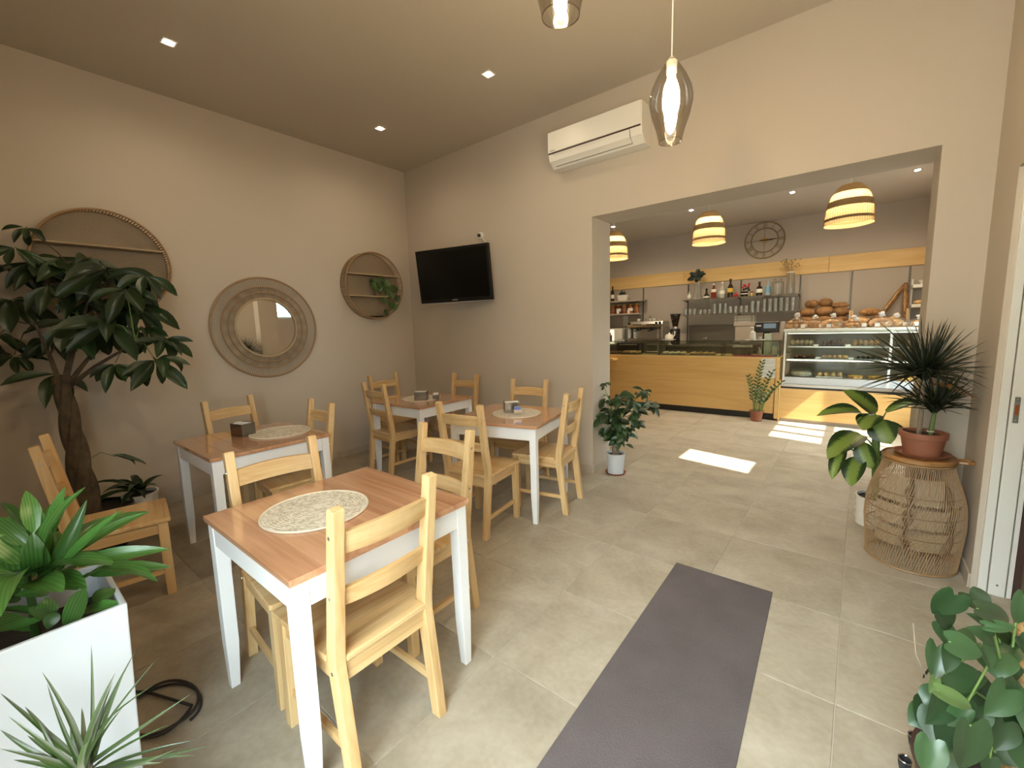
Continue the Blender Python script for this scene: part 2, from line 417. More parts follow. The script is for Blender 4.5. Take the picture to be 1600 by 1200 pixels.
# floor: a grout bed and single tiles
floor = struct('floor', box(XL2-0.2, 5.75, YF-0.1, YB+0.2, -0.12, -0.004), 'grout')
tile_full = MB().box(-0.2982, 0.2982, -0.2982, 0.2982, -0.01, 0.0).mesh('tile'); tile_full.materials.append(MATS['floor_tile'])
GX, GY, TS = 3.4612, -0.5913, 0.6
def lay(x0, x1, y0, y1):
    i0, i1 = math.floor((x0-GX)/TS), math.ceil((x1-GX)/TS); j0, j1 = math.floor((y0-GY)/TS), math.ceil((y1-GY)/TS)
    for i in range(i0, i1):
        for j in range(j0, j1):
            a0, a1 = GX+i*TS, GX+(i+1)*TS; b0, b1 = GY+j*TS, GY+(j+1)*TS
            c0, c1, d0, d1 = max(a0, x0), min(a1, x1), max(b0, y0), min(b1, y1)
            if c1-c0 < 0.02 or d1-d0 < 0.02: continue
            cx, cy = (c0+c1)/2, (d0+d1)/2
            if c1-c0 > TS-1e-4 and d1-d0 > TS-1e-4: o = obj('tile', tile_full, None, floor)
            else:
                hx, hy = (c1-c0)/2-0.0018, (d1-d0)/2-0.0018
                o = obj('tile', box(-hx, hx, -hy, hy, -0.01, 0), 'floor_tile', floor)
            o.location = (cx, cy, 0)
            m = o.modifiers.new('bevel', 'BEVEL'); m.width = 0.0015; m.segments = 1
lay(0, XR, YF, 0); lay(OX0, OX1, 0, TW); lay(XL2, XS, TW, YB)
lay(XR, 5.33, -1.6, -0.5)

struct('ceiling', box(-0.15, XR+0.14, YF-0.12, 0, H, H+0.1), 'ceiling_paint')
struct('ceiling_shop', box(XL2-0.15, XS+0.2, TW, YB+0.15, HS, HS+0.1), 'shop_ceiling')
struct('wall_left', box(-0.15, 0, YF-0.12, 0, -0.1, H), 'wall_paint')
wb = MB()
wb.box(XL2-0.15, OX0, 0, TW, -0.1, H+0.1); wb.box(OX1, XS+0.2, 0, TW, -0.1, H+0.1); wb.box(OX0, OX1, 0, TW, OZ, H+0.1)
struct('wall_back', wb, 'wall_paint')
DY0, DY1, DZ = -1.6, -0.487, 2.135
wr = MB()
wr.box(XR, 5.335, DY1, 0, -0.1, H); wr.box(XR, 5.335, YF-0.12, DY0, -0.1, H); wr.box(XR, 5.335, DY0, DY1, DZ, H)
struct('wall_right', wr, 'wall_paint')
FX0, FX1, FZ = 3.7, 5.05, 2.45
wf = MB()
wf.box(-0.15, FX0, YF-0.12, YF, -0.1, H); wf.box(FX1, 5.335, YF-0.12, YF, -0.1, H); wf.box(FX0, FX1, YF-0.12, YF, FZ, H)
struct('wall_front', wf, 'wall_paint')
struct('wall_shop_far', box(XL2-0.15, XS+0.2, YB, YB+0.15, -0.1, HS), 'shop_wall')
struct('wall_shop_left', box(XL2-0.15, XL2, TW, YB, -0.1, HS), 'shop_wall')
# shop right wall with two glazed openings
WA = (0.44, 0.95, 1.80, 2.72); WB = (2.10, 3.30, 0.55, 2.02)      # y0 y1 z0 z1
ws = MB()
ws.box(XS, XS+0.12, TW, WA[0], -0.1, HS); ws.box(XS, XS+0.12, WA[1], WB[0], -0.1, HS); ws.box(XS, XS+0.12, WB[1], YB, -0.1, HS)
ws.box(XS, XS+0.12, WA[0], WA[1], -0.1, WA[2]); ws.box(XS, XS+0.12, WA[0], WA[1], WA[3], HS)
ws.box(XS, XS+0.12, WB[0], WB[1], -0.1, WB[2]); ws.box(XS, XS+0.12, WB[0], WB[1], WB[3], HS)
struct('wall_shop_right', ws, 'shop_wall')
def window(name, y0, y1, z0, z1, ny, nz, x=XS+0.04):
    t = 0.045; f = MB()
    f.box(x, x+0.05, y0, y0+t, z0, z1); f.box(x, x+0.05, y1-t, y1, z0, z1); f.box(x, x+0.05, y0+t, y1-t, z0, z0+t); f.box(x, x+0.05, y0+t, y1-t, z1-t, z1)
    w = struct(name, f, 'white_frame')
    for i in range(1, ny):
        y = y0+(y1-y0)*i/ny; obj('glazing_bar', box(x+0.005, x+0.045, y-0.045, y+0.045, z0+t, z1-t), 'white_frame', w)
    for i in range(1, nz):
        z = z0+(z1-z0)*i/nz
        for k in range(ny):
            ya = y0+(y1-y0)*k/ny+(t if k == 0 else 0.045); yb = y0+(y1-y0)*(k+1)/ny-(t if k == ny-1 else 0.045)
            obj('glazing_bar', box(x+0.008, x+0.042, ya, yb, z-0.035, z+0.035), 'white_frame', w)
    for i in range(ny):
        for k in range(nz):
            ya, yb = y0+(y1-y0)*i/ny+0.02, y0+(y1-y0)*(i+1)/ny-0.02; za, zb = z0+(z1-z0)*k/nz+0.018, z0+(z1-z0)*(k+1)/nz-0.018
            obj('pane', MB().add([(x+0.025, ya, za), (x+0.025, yb, za), (x+0.025, yb, zb), (x+0.025, ya, zb)], [(0, 1, 2, 3)]), 'pane', w)
    return w
window('window_1', *WA, 1, 1); window('window_2', *WB, 3, 2)
# storefront glazing behind the viewer
f = MB(); y = YF-0.08
for x in (FX0, FX1-0.06): f.box(x, x+0.06, y, y+0.06, 0, FZ)
f.box(FX0+0.06, FX1-0.06, y, y+0.06, FZ-0.06, FZ); f.box(FX0+0.06, FX1-0.06, y, y+0.06, 0, 0.06)
sf = struct('window_3', f, 'white_frame')
obj('glazing_bar', box(4.35, 4.40, y, y+0.06, 0.06, FZ-0.06), 'white_frame', sf)
for xa, xb in ((FX0+0.06, 4.35), (4.40, FX1-0.06)):
    obj('pane', MB().add([(xa, y+0.03, 0.06), (xb, y+0.03, 0.06), (xb, y+0.03, FZ-0.06), (xa, y+0.03, FZ-0.06)], [(0, 1, 2, 3)]), 'pane', sf)
# outside
struct('ground_outside', box(-8, 16, -16, 12, -0.2, -0.14), 'paving')
vb = MB(); vb.box(5.95, 6.05, -3.2, 0.2, -0.14, 2.6); vb.box(5.336, 5.95, -3.2, -3.1, -0.14, 2.6); vb.box(5.336, 5.95, 0.1, 0.2, -0.14, 2.6)  # cream wall beyond the doorway; front end wall added to shut daylight out
struct('wall_cream_daylight_block', vb, 'courtyard')
struct('daylight_block_roof', box(5.336, 6.05, -3.2, 0.2, 2.6, 2.7), 'courtyard')  # unseen roof added so no daylight comes through the side doorway
struct('street_sky_blocker', box(-5, 12, -10.4, -10.0, -0.14, 4.6), 'sky_blocker_plaster')  # unseen building added to block the low sky outside the front window
fac = struct('wall_facade_opposite', box(10.0, 10.4, -4, 9, -0.14, 4.2), 'facade_teal')
for i in range(9): obj('cladding_strip', box(9.97, 10.0, -4, 9, 0.5+i*0.42, 0.55+i*0.42), 'facade_stripe', fac)

# skirting tiles
def skirt(name, segs, ax, plane, sgn, t=0.011, h=0.078):
    root = None
    for a, b in segs:
        mb = MB()
        p0, p1 = sorted((plane, plane+sgn*t))
        mb.box(a, b, p0, p1, 0, h) if ax == 'x' else mb.box(p0, p1, a, b, 0, h)
        if root is None: root = struct(name, mb, 'skirting', None, 0.002)
        else: obj('skirting_tile', mb, 'skirting', root, 0.002)
cuts = lambda g, a, b: [(max(a, g+k*TS)+0.001, min(b, g+(k+1)*TS)-0.001) for k in range(-30, 30) if min(b, g+(k+1)*TS)-max(a, g+k*TS) > 0.02]
skirt('baseboard_left', cuts(GY, YF, -0.012), 'y', 0, 1)
skirt('baseboard_back', cuts(GX, 0, OX0), 'x', 0, -1)
skirt('baseboard_opening', cuts(GY, 0, TW), 'y', OX0, 1)
skirt('baseboard_pier', cuts(GX, OX1, XR-0.012), 'x', 0, -1)
skirt('baseboard_right', cuts(GY, DY1, 0), 'y', XR, -1)

# sliding door in the right wall: lining with grooves, strike plate, leaf inside the pocket
jy = DY1
d = struct('door_1', box(5.213, 5.246, jy-0.022, jy, 0, DZ-0.03), 'white_frame', None, 0.002)
obj('door_edge', box(5.251, 5.311, jy-0.026, jy, 0, DZ-0.03), 'white_frame', d, 0.003)
obj('lining_strip', box(5.316, 5.334, jy-0.022, jy, 0, DZ-0.03), 'white_frame', d, 0.002)
obj('head_lining', box(5.213, 5.334, DY0, jy-0.03, DZ-0.03, DZ), 'white_frame', d, 0.002)
obj('far_lining', box(5.213, 5.334, DY0, DY0+0.022, 0, DZ-0.03), 'white_frame', d, 0.002)
pl = obj('strike_plate', box(5.262, 5.281, jy-0.029, jy-0.026, 0.915, 1.045), 'steel_dark', d, 0.001)
for z in (0.93, 1.03): obj('screw', MB().lathe([(0.0045, 0), (0.0035, 0.0015)], 8, M=Matrix.Translation((5.2715, jy-0.029, z)) @ Matrix.Rotation(PI/2, 4, 'X'), cap1=True), 'steel', pl)
obj('latch_hole', box(5.2655, 5.2775, jy-0.0305, jy-0.029, 0.955, 1.005), 'bottle_amber', pl)
obj('screw_cap', MB().lathe([(0.005, 0), (0.004, 0.002)], 10, M=Matrix.Translation((5.281, jy-0.026, 0.06)) @ Matrix.Rotation(PI/2, 4, 'X'), cap1=True), 'steel_dark', d)
obj('dark_gap_strip', box(5.336, 5.362, jy-0.02, jy+0.03, -0.1, DZ), 'brown_dark', d)  # dark brown strip filling the gap beyond the lining

# ================================================================== furniture
def make_chair():
    t = thing('dining_chair', '', 'chair')
    pw = 0.019
    for s in (-1, 1):
        # rear post: one kinked board carrying the backrest
        x = s*0.176
        prof = [(-0.247, 0), (-0.205, 0), (-0.150, 0.40), (-0.150, 0.475), (-0.224, 0.945), (-0.232, 0.952), (-0.262, 0.946), (-0.200, 0.47), (-0.198, 0.42)]
        obj('back_post', MB().prism(prof, 0, x-pw, x+pw), 'pine_z', t, 0.003)
        obj('leg', MB().hexa([(x*1.03+a*0.018, 0.185+b*0.021, 0) for a, b in ((-1,-1),(1,-1),(1,1),(-1,1))],
                             [(x*1.0+a*0.020, 0.185+b*0.023, 0.428) for a, b in ((-1,-1),(1,-1),(1,1),(-1,1))]), 'pine_z', t, 0.003)
        obj('side_rail', box(x-0.011, x+0.011, -0.155, 0.165, 0.365, 0.427), 'pine_y', t, 0.002)
        obj('stretcher', MB().hexa([(x-0.009, -0.215, 0.125), (x+0.009, -0.215, 0.125), (x+0.009, 0.17, 0.125), (x-0.009, 0.17, 0.125)],
                                   [(x-0.009, -0.212, 0.152), (x+0.009, -0.212, 0.152), (x+0.009, 0.17, 0.152), (x-0.009, 0.17, 0.152)]), 'pine_y', t, 0.002)
        for z, yy in ((0.86, -0.228), (0.66, -0.200), (0.40, -0.175)):
            obj('bolt', MB().lathe([(0.0065, 0), (0.006, 0.0015)], 8, M=Matrix.Translation((x+s*pw, yy, z)) @ Matrix.Rotation(s*PI/2, 4, 'Y'), cap1=True), 'steel', t)
    obj('front_rail', box(-0.157, 0.157, 0.172, 0.194, 0.365, 0.427), 'pine_x', t, 0.002)
    obj('back_rail', box(-0.157, 0.157, -0.186, -0.164, 0.355, 0.427), 'pine_x', t, 0.002)
    seat = [(-0.198, 0.232), (-0.157, -0.205), (0.157, -0.205), (0.198, 0.232)]
    seat = [(-0.196, 0.222), (-0.205, 0.215), (-0.199, -0.145), (-0.158, -0.148), (-0.156, -0.20), (0.156, -0.20), (0.158, -0.148), (0.199, -0.145), (0.205, 0.215), (0.196, 0.222)]
    obj('seat', MB().prism(seat[::-1], 2, 0.428, 0.450), 'pine_x', t, 0.004)
    def slat(z0, z1, y0, y1, n=8):
        mb = MB(); vs = []
        for i in range(n+1):
            u = -1+2*i/n; x = u*0.158; c = -0.022*(1-u*u)
            vs += [(x, y0+c-0.010, z0), (x, y0+c+0.010, z0), (x, y1+c+0.010, z1-0.006*u*u), (x, y1+c-0.010, z1-0.006*u*u)]
        fs = []
        for i in range(n):
            a = i*4; b = a+4
            fs += [(a, a+1, b+1, b), (a+1, a+2, b+2, b+1), (a+2, a+3, b+3, b+2), (a+3, a, b, b+3)]
        fs += [(3, 2, 1, 0), (n*4, n*4+1, n*4+2, n*4+3)]
        mb.add(vs, fs, False); return mb
    obj('back_slat', slat(0.795, 0.872, -0.219, -0.232), 'pine_x', t, 0.002)
    obj('back_slat', slat(0.615, 0.682, -0.188, -0.201), 'pine_x', t, 0.002)
    return t
def ch(x, y, deg, label): return (x, y, math.radians(deg), label)
CHAIRS = [
 ch(3.263, -2.904, 90.6, 'pine ladder-back chair nearest the viewer, its back overlapping the front table'),
 ch(2.801, -2.882, -94.3, 'pine ladder-back chair on the far left side of the front table, facing the nearest chair'),
 ch(2.99, -2.418, 181.3, 'pine ladder-back chair tucked under the right-hand end of the front table'),
 ch(0.935, -2.407, -80, 'pine ladder-back chair against the wall below the round mirror, behind the left table'),
 ch(1.525, -2.349, 176, 'pine ladder-back chair at the right end of the left table, seat under the tabletop'),
 ch(0.955, -1.03, -1.6, 'pine ladder-back chair with its back to the viewer at the corner table'),
 ch(0.52, -0.70, -89.5, 'pine ladder-back chair by the left wall below the small round shelf'),
 ch(1.19, -0.47, 181.3, 'pine ladder-back chair against the back wall below the television'),
 ch(2.517, -1.419, 7.7, 'pine ladder-back chair with its back to the viewer at the table nearest the doorway'),
 ch(2.216, -0.575, 190.6, 'pine ladder-back chair against the back wall at the table nearest the doorway'),
 ch(2.70, -0.827, 101.6, 'pine ladder-back chair on the doorway side of the table, seen side-on'),
 ch(1.461, -3.287, -9.1, 'pine ladder-back chair turned away beside the potted tree at far left'),
]
chair0 = make_chair()
for i, (x, y, a, lab) in enumerate(CHAIRS):
    if i == 0: chair0.location = (x, y, 0); chair0.rotation_euler = (0, 0, a); tag(chair0, lab, 'chair', 'pine ladder-back chairs')
    else: dup(chair0, (x, y, 0), a, lab, 'pine ladder-back chairs')

def make_table():
    t = thing('dining_table', '', 'table')
    hx, hy = 0.375, 0.367
    top = obj('tabletop', box(-hx+0.002, hx-0.002, -hy+0.002, hy-0.002, 0.722, 0.7285), 'table_plank', t)
    e = 0.0
    n = 7; w = 2*hy/n
    for i in range(n):
        y0, y1 = -hy+i*w, -hy+(i+1)*w
        obj('plank', box(-hx, hx, y0+0.0002, y1-0.0002, 0.7287, 0.745), 'table_plank', top, 0.0012)
    lx, ly, lw = hx-0.036, hy-0.036, 0.0255
    for sx in (-1, 1):
        for sy in (-1, 1):
            c = (sx*lx, sy*ly); tp = [(c[0]+a*lw, c[1]+b*lw) for a, b in ((-1,-1),(1,-1),(1,1),(-1,1))]
            bt = [(c[0]+sx*0.006+a*0.0165, c[1]+sy*0.006+b*0.0165) for a, b in ((-1,-1),(1,-1),(1,1),(-1,1))]
            mb = MB()
            lo = [(p[0], p[1], 0) for p in bt]; mi = [(p[0], p[1], 0.20) for p in [(c[0]+sx*0.003+a*0.0235, c[1]+sy*0.003+b*0.0235) for a, b in ((-1,-1),(1,-1),(1,1),(-1,1))]]
            up = [(p[0], p[1], 0.7215) for p in tp]
            vs = lo+mi+up; fs = [(3,2,1,0),(8,9,10,11)]
            for k in range(4):
                k2 = (k+1) % 4; fs += [(k, k2, 4+k2, 4+k), (4+k, 4+k2, 8+k2, 8+k)]
            obj('leg', mb.add(vs, fs), 'white_paint', t, 0.002)
    for s in (-1, 1):
        obj('apron', box(-lx+lw, lx-lw, s*(ly+0.012)-0.010, s*(ly+0.012)+0.010, 0.632, 0.7215), 'white_paint', t, 0.0015)
        obj('apron', box(s*(lx+0.012)-0.010, s*(lx+0.012)+0.010, -ly+lw, ly-lw, 0.632, 0.7215), 'white_paint', t, 0.0015)
    return t
TABLES = [(3.043, -2.82, 0, 'white-legged table with brown plank top in the foreground, holding only a placemat'),
          (1.394, -2.537, 0, 'white-legged table with brown plank top below the round mirror'),
          (2.445, -0.965, 13, 'white-legged table with brown plank top nearest the wide doorway'),
          (1.14, -0.825, 2, 'white-legged table with brown plank top in the far corner under the television')]
tab0 = make_table()
for i, (x, y, a, lab) in enumerate(TABLES):
    if i == 0: tab0.location = (x, y, 0); tag(tab0, lab, 'table', 'white-legged dining tables')
    else: dup(tab0, (x, y, 0), math.radians(a), lab, 'white-legged dining tables')
ZT = 0.7455
def placemat(x, y, lab):
    t = thing('placemat', lab, 'placemat', (x, y, ZT), random.random()*6, 'round woven placemats')
    prof = [(0.002, 0.0055)]
    mb = MB(); mb.lathe([(0.196, 0.0), (0.196, 0.005), (0.002, 0.0055)], 56, cap0=True); obj('woven_disc', mb, 'placemat', t)
    obj('rim', MB().ring(0.197, 0.0042, c=(0, 0, 0.0045), n=56), 'placemat_rim', t)
placemat(2.995, -2.893, 'round cream woven placemat on the foreground table')
placemat(1.43, -2.365, 'round woven placemat on the left table below the mirror')
placemat(2.478, -0.935, 'round woven placemat on the table nearest the doorway')
placemat(1.13, -0.83, 'round woven placemat on the corner table')
def napkin_box(x, y, z, a, lab):
    t = thing('napkin_holder', lab, 'napkin holder', (x, y, z), a, 'steel napkin boxes')
    w, d, h, k = 0.062, 0.05, 0.088, 0.003
    obj('side_panel', box(-w, w, -d, -d+k, 0, h), 'steel_satin', t, 0.001); obj('side_panel', box(-w, w, d-k, d, 0, h), 'steel_satin', t, 0.001)
    obj('end_panel', box(-w, -w+k, -d+k, d-k, 0, h), 'steel_dark', t, 0.001); obj('end_panel', box(w-k, w, -d+k, d-k, 0, h), 'steel_dark', t, 0.001)
    obj('base', box(-w+k, w-k, -d+k, d-k, 0, k), 'steel', t)
    nb = MB()
    for i in range(9):
        y0 = -d+0.006+i*0.0098; nb.box(-w+0.006, w-0.006, y0, y0+0.0085, k, h-0.006+0.01*math.sin(PI*(i+0.5)/9))
    obj('napkins', nb, 'paper', t, kind='stuff')
napkin_box(1.265, -2.55, ZT, math.radians(15), 'steel napkin box beside the placemat on the left table')
napkin_box(1.235, -0.915, ZT+0.006, math.radians(40), 'steel napkin box on the placemat of the corner table')
napkin_box(2.415, -0.925, ZT+0.006, math.radians(48), 'steel napkin box on the placemat of the table nearest the doorway')
def sachet_box(x, y, z, a, lab, blue):
    t = thing('sachet_holder', lab, 'sachet holder', (x, y, z), a, 'small sachet holders')
    mb = MB(); mb.box(-0.03, 0.03, -0.022, -0.020, 0, 0.045); mb.box(-0.03, 0.03, 0.020, 0.022, 0, 0.045); mb.box(-0.03, -0.028, -0.02, 0.02, 0, 0.045); mb.box(0.028, 0.03, -0.02, 0.02, 0, 0.045); mb.box(-0.028, 0.028, -0.02, 0.02, 0, 0.002)
    obj('holder', mb, 'steel_dark' if not blue else 'chrome', t)
    for i in range(4): obj('sachet', box(-0.024, 0.024, -0.017+i*0.009, -0.011+i*0.009, 0.003, 0.062+0.004*(i % 2)), ('blue_packet' if blue and i < 2 else 'paper'), t)
sachet_box(1.325, -0.80, ZT+0.006, math.radians(35), 'small dark sachet holder beside the napkin box on the corner table', False)
sachet_box(2.535, -0.995, ZT+0.006, math.radians(48), 'small chrome sachet holder with a blue packet on the doorway table', True)

# floor mat, a long strip laid straight on the tiles
tag(obj('floor_mat', MB().prism([(3.865, -1.155), (3.905, -2.75), (4.44, -2.75), (4.37, -1.150)][::-1], 2, 0.0005, 0.006), 'mat_rubber', None, 0.0015), 'long dark grey ribbed floor mat lying on the tiles in the foreground', 'floor mat')
# power cable coiled on the floor
pts = []
for i in range(80):
    a = 0.25+i*0.165; r = 0.125+0.022*math.sin(i*0.31)
    pts.append((2.60+1.35*r*math.cos(a)*1.0-0.25*r*math.sin(a), -3.38+r*math.sin(a)*0.72+0.25*r*math.cos(a), 0.006+0.009*(i/80)+0.003*abs(math.sin(i*0.2))))
pts += [(2.45, -3.40, 0.008), (2.35, -3.48, 0.006), (2.22, -3.60, 0.006)]
tag(obj('power_cable', MB().tube(pts, 0.0055, 6), 'black_rubber'), 'black power cable coiled on the floor beside the white planter', 'cable')

# ------------------------------------------------------------------ left wall: rattan pieces
def round_shelf(name, cy, cz, R, label, dep=0.115):
    t = thing(name, label, 'shelf', (0, cy, cz), 0, 'round rattan wall shelves')
    obj('front_hoop', MB().ring(R, 0.0085, 'yz', (dep, 0, 0), 64), 'rattan', t)
    obj('back_hoop', MB().ring(R, 0.007, 'yz', (0.008, 0, 0), 64), 'rattan', t)
    mb = MB()
    n = 130
    for i in range(n):
        a = 2*PI*i/n; y, z = R*math.cos(a), R*math.sin(a)
        mb.tube([(0.008, y, z), (dep, y, z)], 0.0042, 4, cap=False)
    obj('rim_reeds', mb, 'rattan_pale', t, kind='stuff')
    mb = MB(); m = 96
    for i in range(m):
        y = -R+2*R*(i+0.5)/m; z = math.sqrt(max(0, R*R-y*y))
        if z > 0.02: mb.tube([(0.006, y, -z), (0.006, y, z)], 0.0039, 4, cap=False)
    obj('back_reeds', mb, 'rattan_grey', t, kind='stuff')
    for z in (0.125, -0.125):
        w = math.sqrt(R*R-z*z)-0.006
        s = obj('shelf_board', box(0.012, dep-0.012, -w, w, z-0.006, z+0.006), 'rattan_grey', t, 0.002)
        obj('edge_cane', MB().tube([(dep-0.004, -w, z), (dep-0.004, w, z)], 0.0075, 6), 'rattan_pale', s)
    return t
round_shelf('round_wall_shelf', -2.97, 2.03, 0.395, 'large round rattan shelf on the left wall, half hidden by the potted tree')
round_shelf('round_wall_shelf', -0.605, 1.995, 0.385, 'round rattan shelf holding a trailing plant, next to the room corner')
t = thing('wall_mirror', 'round mirror in a wide rattan sunburst frame on the left wall', 'mirror', (0, -1.825, 1.52))
for R, r in ((0.49, 0.009), (0.40, 0.006), (0.345, 0.006), (0.287, 0.011)): obj('hoop', MB().ring(R, r, 'yz', (0.022, 0, 0), 72), 'rattan' if R > 0.3 else 'rattan_pale', t)
mb = MB()
for i in range(170):
    a = 2*PI*i/170; c, s = math.cos(a), math.sin(a)
    mb.tube([(0.016, 0.285*c, 0.285*s), (0.016, 0.488*c, 0.488*s)], 0.0036, 4, cap=False)
obj('radial_reeds', mb, 'rattan_grey', t, kind='stuff')
mb = MB()
for i in range(150):
    a = 2*PI*i/150; c, s = math.cos(a), math.sin(a)
    mb.tube([(0.010, 0.285*c, 0.285*s), (0.010, 0.40*c, 0.40*s)], 0.0042, 4, cap=False)
obj('inner_reeds', mb, 'rattan_grey', t, kind='stuff')
MY = Matrix.Rotation(PI/2, 4, 'Y')
obj('mirror_disc', MB().lathe([(0.283, 0.0), (0.283, 0.014), (0.0005, 0.0141)], 72, M=MY), 'mirror_glass', t)

# ------------------------------------------------------------------ television, AC, detector
t = thing('television', 'black flat screen television tilted on a wall bracket', 'television', (1.105, -0.273, 2.05), 0.219)
w, h = 0.475, 0.293
MT = Matrix.Rotation(0.116, 4, 'X')
obj('housing', MB().box(-w, w, -0.012, 0.03, -h, h, MT), 'tv_black', t, 0.004)
obj('screen', MB().box(-w+0.03, w-0.03, -0.0135, -0.012, -h+0.045, h-0.03, MT), 'screen_black', t)
obj('lower_edge', MB().box(-w+0.01, w-0.01, -0.006, 0.012, -h-0.008, -h, MT), 'grey_plastic', t)
mb = MB()
for i in range(7): mb.box(-0.036+i*0.0105, -0.029+i*0.0105, -0.0133, -0.0122, -h+0.018, -h+0.027, MT)
obj('logo', mb, 'silver_print', t)
obj('back_shell', MB().box(-0.28, 0.28, 0.03, 0.06, -0.2, 0.2, MT), 'black_plastic', t, 0.01)
arm = obj('bracket_arm', MB().tube([(0, 0.06, 0), (-0.04, 0.15, 0.0), (0.06, 0.262, 0)], 0.016, 8), 'black_plastic', t)
obj('wall_plate', MB().box(-0.05, 0.17, 0.235, 0.25, -0.09, 0.09, Matrix.Rotation(-0.219, 4, 'Z')), 'black_plastic', t)
t = thing('presence_detector', 'small white round detector on the wall above the television', 'detector', (1.30, 0, 2.478))
MX = Matrix.Rotation(PI/2, 4, 'X')
obj('base', MB().lathe([(0.036, 0), (0.036, 0.02), (0.03, 0.03), (0.001, 0.031)], 20, M=MX), 'white_plastic', t)
obj('lens', MB().ball((0, -0.04, 0), 0.02, 0.02, 0.02), 'black_plastic', t)
obj('cable_stub', MB().tube([(0.02, -0.006, -0.03), (0.06, -0.006, -0.075)], 0.008, 6), 'white_plastic', t)

t = thing('air_conditioner', 'white split air conditioner mounted high on the back wall', 'air conditioner', (2.785, 0, 2.89))
w = 0.44
prof = [(0, 0.0), (-0.125, 0.0), (-0.19, 0.05), (-0.205, 0.105), (-0.205, 0.285), (-0.19, 0.30), (0, 0.305)]
obj('body', MB().prism([(y, z) for y, z in prof], 0, -w, w), 'white_plastic', t, 0.008)
obj('front_panel', box(-w+0.004, w-0.006, -0.216, -0.206, 0.118, 0.292), 'white_plastic', t, 0.004)
obj('panel_gap', box(-w+0.006, w-0.008, -0.2085, -0.2055, 0.106, 0.117), 'brown_dark', t)
def slope(z): return -0.125-0.065*z/0.05 if z < 0.05 else -0.19-0.015*(z-0.05)/0.055
fl_ = MB(); za, zb = 0.018, 0.1
fl_.hexa([(-w+0.05, slope(za)-0.001, za), (w-0.1, slope(za)-0.001, za), (w-0.1, slope(za)-0.006, za+0.001), (-w+0.05, slope(za)-0.006, za+0.001)],
         [(-w+0.05, slope(zb)-0.001, zb), (w-0.1, slope(zb)-0.001, zb), (w-0.1, slope(zb)-0.006, zb), (-w+0.05, slope(zb)-0.006, zb)])
obj('louvre_flap', fl_, 'white_plastic', t, 0.002)
mb = MB()
mb.tube([(-w+0.05, slope(0.014)-0.003, 0.013), (w-0.098, slope(0.014)-0.003, 0.013), (w-0.098, slope(0.05)-0.004, 0.05), (w-0.098, slope(0.1)-0.004, 0.101)], 0.0022, 4)
obj('flap_seam', mb, 'dark_print', t)
mb = MB()
for i in range(9): mb.box(-w+0.025+i*0.0062, -w+0.029+i*0.0062, -0.2168, -0.216, 0.128, 0.136)
obj('logo', mb, 'dark_print', t)

# ------------------------------------------------------------------ lamps
def glass_pendant(x, y, zb, label):
    t = thing('glass_pendant_lamp', label, 'lamp', (x, y, zb), 0, 'smoked glass pendant lamps')
    prof = [(0.047, 0.0), (0.058, 0.045), (0.077, 0.10), (0.088, 0.15), (0.089, 0.175), (0.082, 0.21), (0.062, 0.255), (0.038, 0.295), (0.022, 0.318), (0.020, 0.325)]
    obj('shade', MB().lathe(prof, 36), 'smoke_glass', t)
    obj('rim', MB().ring(0.047, 0.0016, c=(0, 0, 0), n=36, seg=4), 'smoke_glass', t)
    obj('socket', MB().lathe([(0.016, 0.262), (0.02, 0.27), (0.02, 0.30), (0.022, 0.318), (0.008, 0.335), (0.001, 0.34)], 16, cap0=True), 'white_plastic', t)
    b = MB().lathe([(0.001, 0.158), (0.018, 0.163), (0.030, 0.180), (0.0325, 0.198), (0.028, 0.222), (0.018, 0.245), (0.014, 0.262)], 20)
    obj('bulb', b, 'bulb', t)
    obj('cord', MB().tube([(0, 0, 0.335), (0, 0, H-zb-0.025)], 0.0032, 6), 'white_plastic', t)
    obj('ceiling_rose', MB().lathe([(0.05, H-zb), (0.05, H-zb-0.02), (0.01, H-zb-0.028)], 20, cap0=False), 'white_plastic', t)
glass_pendant(3.965, -1.69, 2.225, 'smoked glass pendant lamp hanging in front of the back wall, bulb visible')
glass_pendant(4.015, -2.645, 2.225, 'smoked glass pendant lamp cut off by the top edge of the picture')
def downlight(x, y, z, label, power, ring_mat='white_plastic', group='recessed ceiling spots', spot=True, c=0.042):
    t = thing('recessed_spotlight', label, 'ceiling light', (x, y, z), 0, group)
    mb = MB()
    mb.box(-c, c, -c, -c+0.008, -0.006, 0); mb.box(-c, c, c-0.008, c, -0.006, 0); mb.box(-c, -c+0.008, -c+0.008, c-0.008, -0.006, 0); mb.box(c-0.008, c, -c+0.008, c-0.008, -0.006, 0)
    obj('trim', mb, ring_mat, t)
    obj('lamp_face', MB().lathe([(c*0.62, -0.004), (c*0.45, -0.012), (0.001, -0.014)], 16), 'spot_glow', t)
    d = bpy.data.lights.new('spot_light', 'SPOT'); d.energy = power; d.color = (1.0, 0.80, 0.54); d.spot_size = math.radians(168); d.spot_blend = 0.8; d.shadow_soft_size = 0.015
    o = bpy.data.objects.new('spot_light', d); COL.objects.link(o); o.parent = t; o.location = (0, 0, -0.02)
downlight(0.851, -2.603, H, 'recessed ceiling spot above the left wall, nearest the potted tree', P_SPOT)
downlight(0.82, -0.905, H, 'recessed ceiling spot in the far corner', P_SPOT)
downlight(2.233, -0.871, H, 'recessed ceiling spot near the back wall, left of the pendant lamps', P_SPOT)

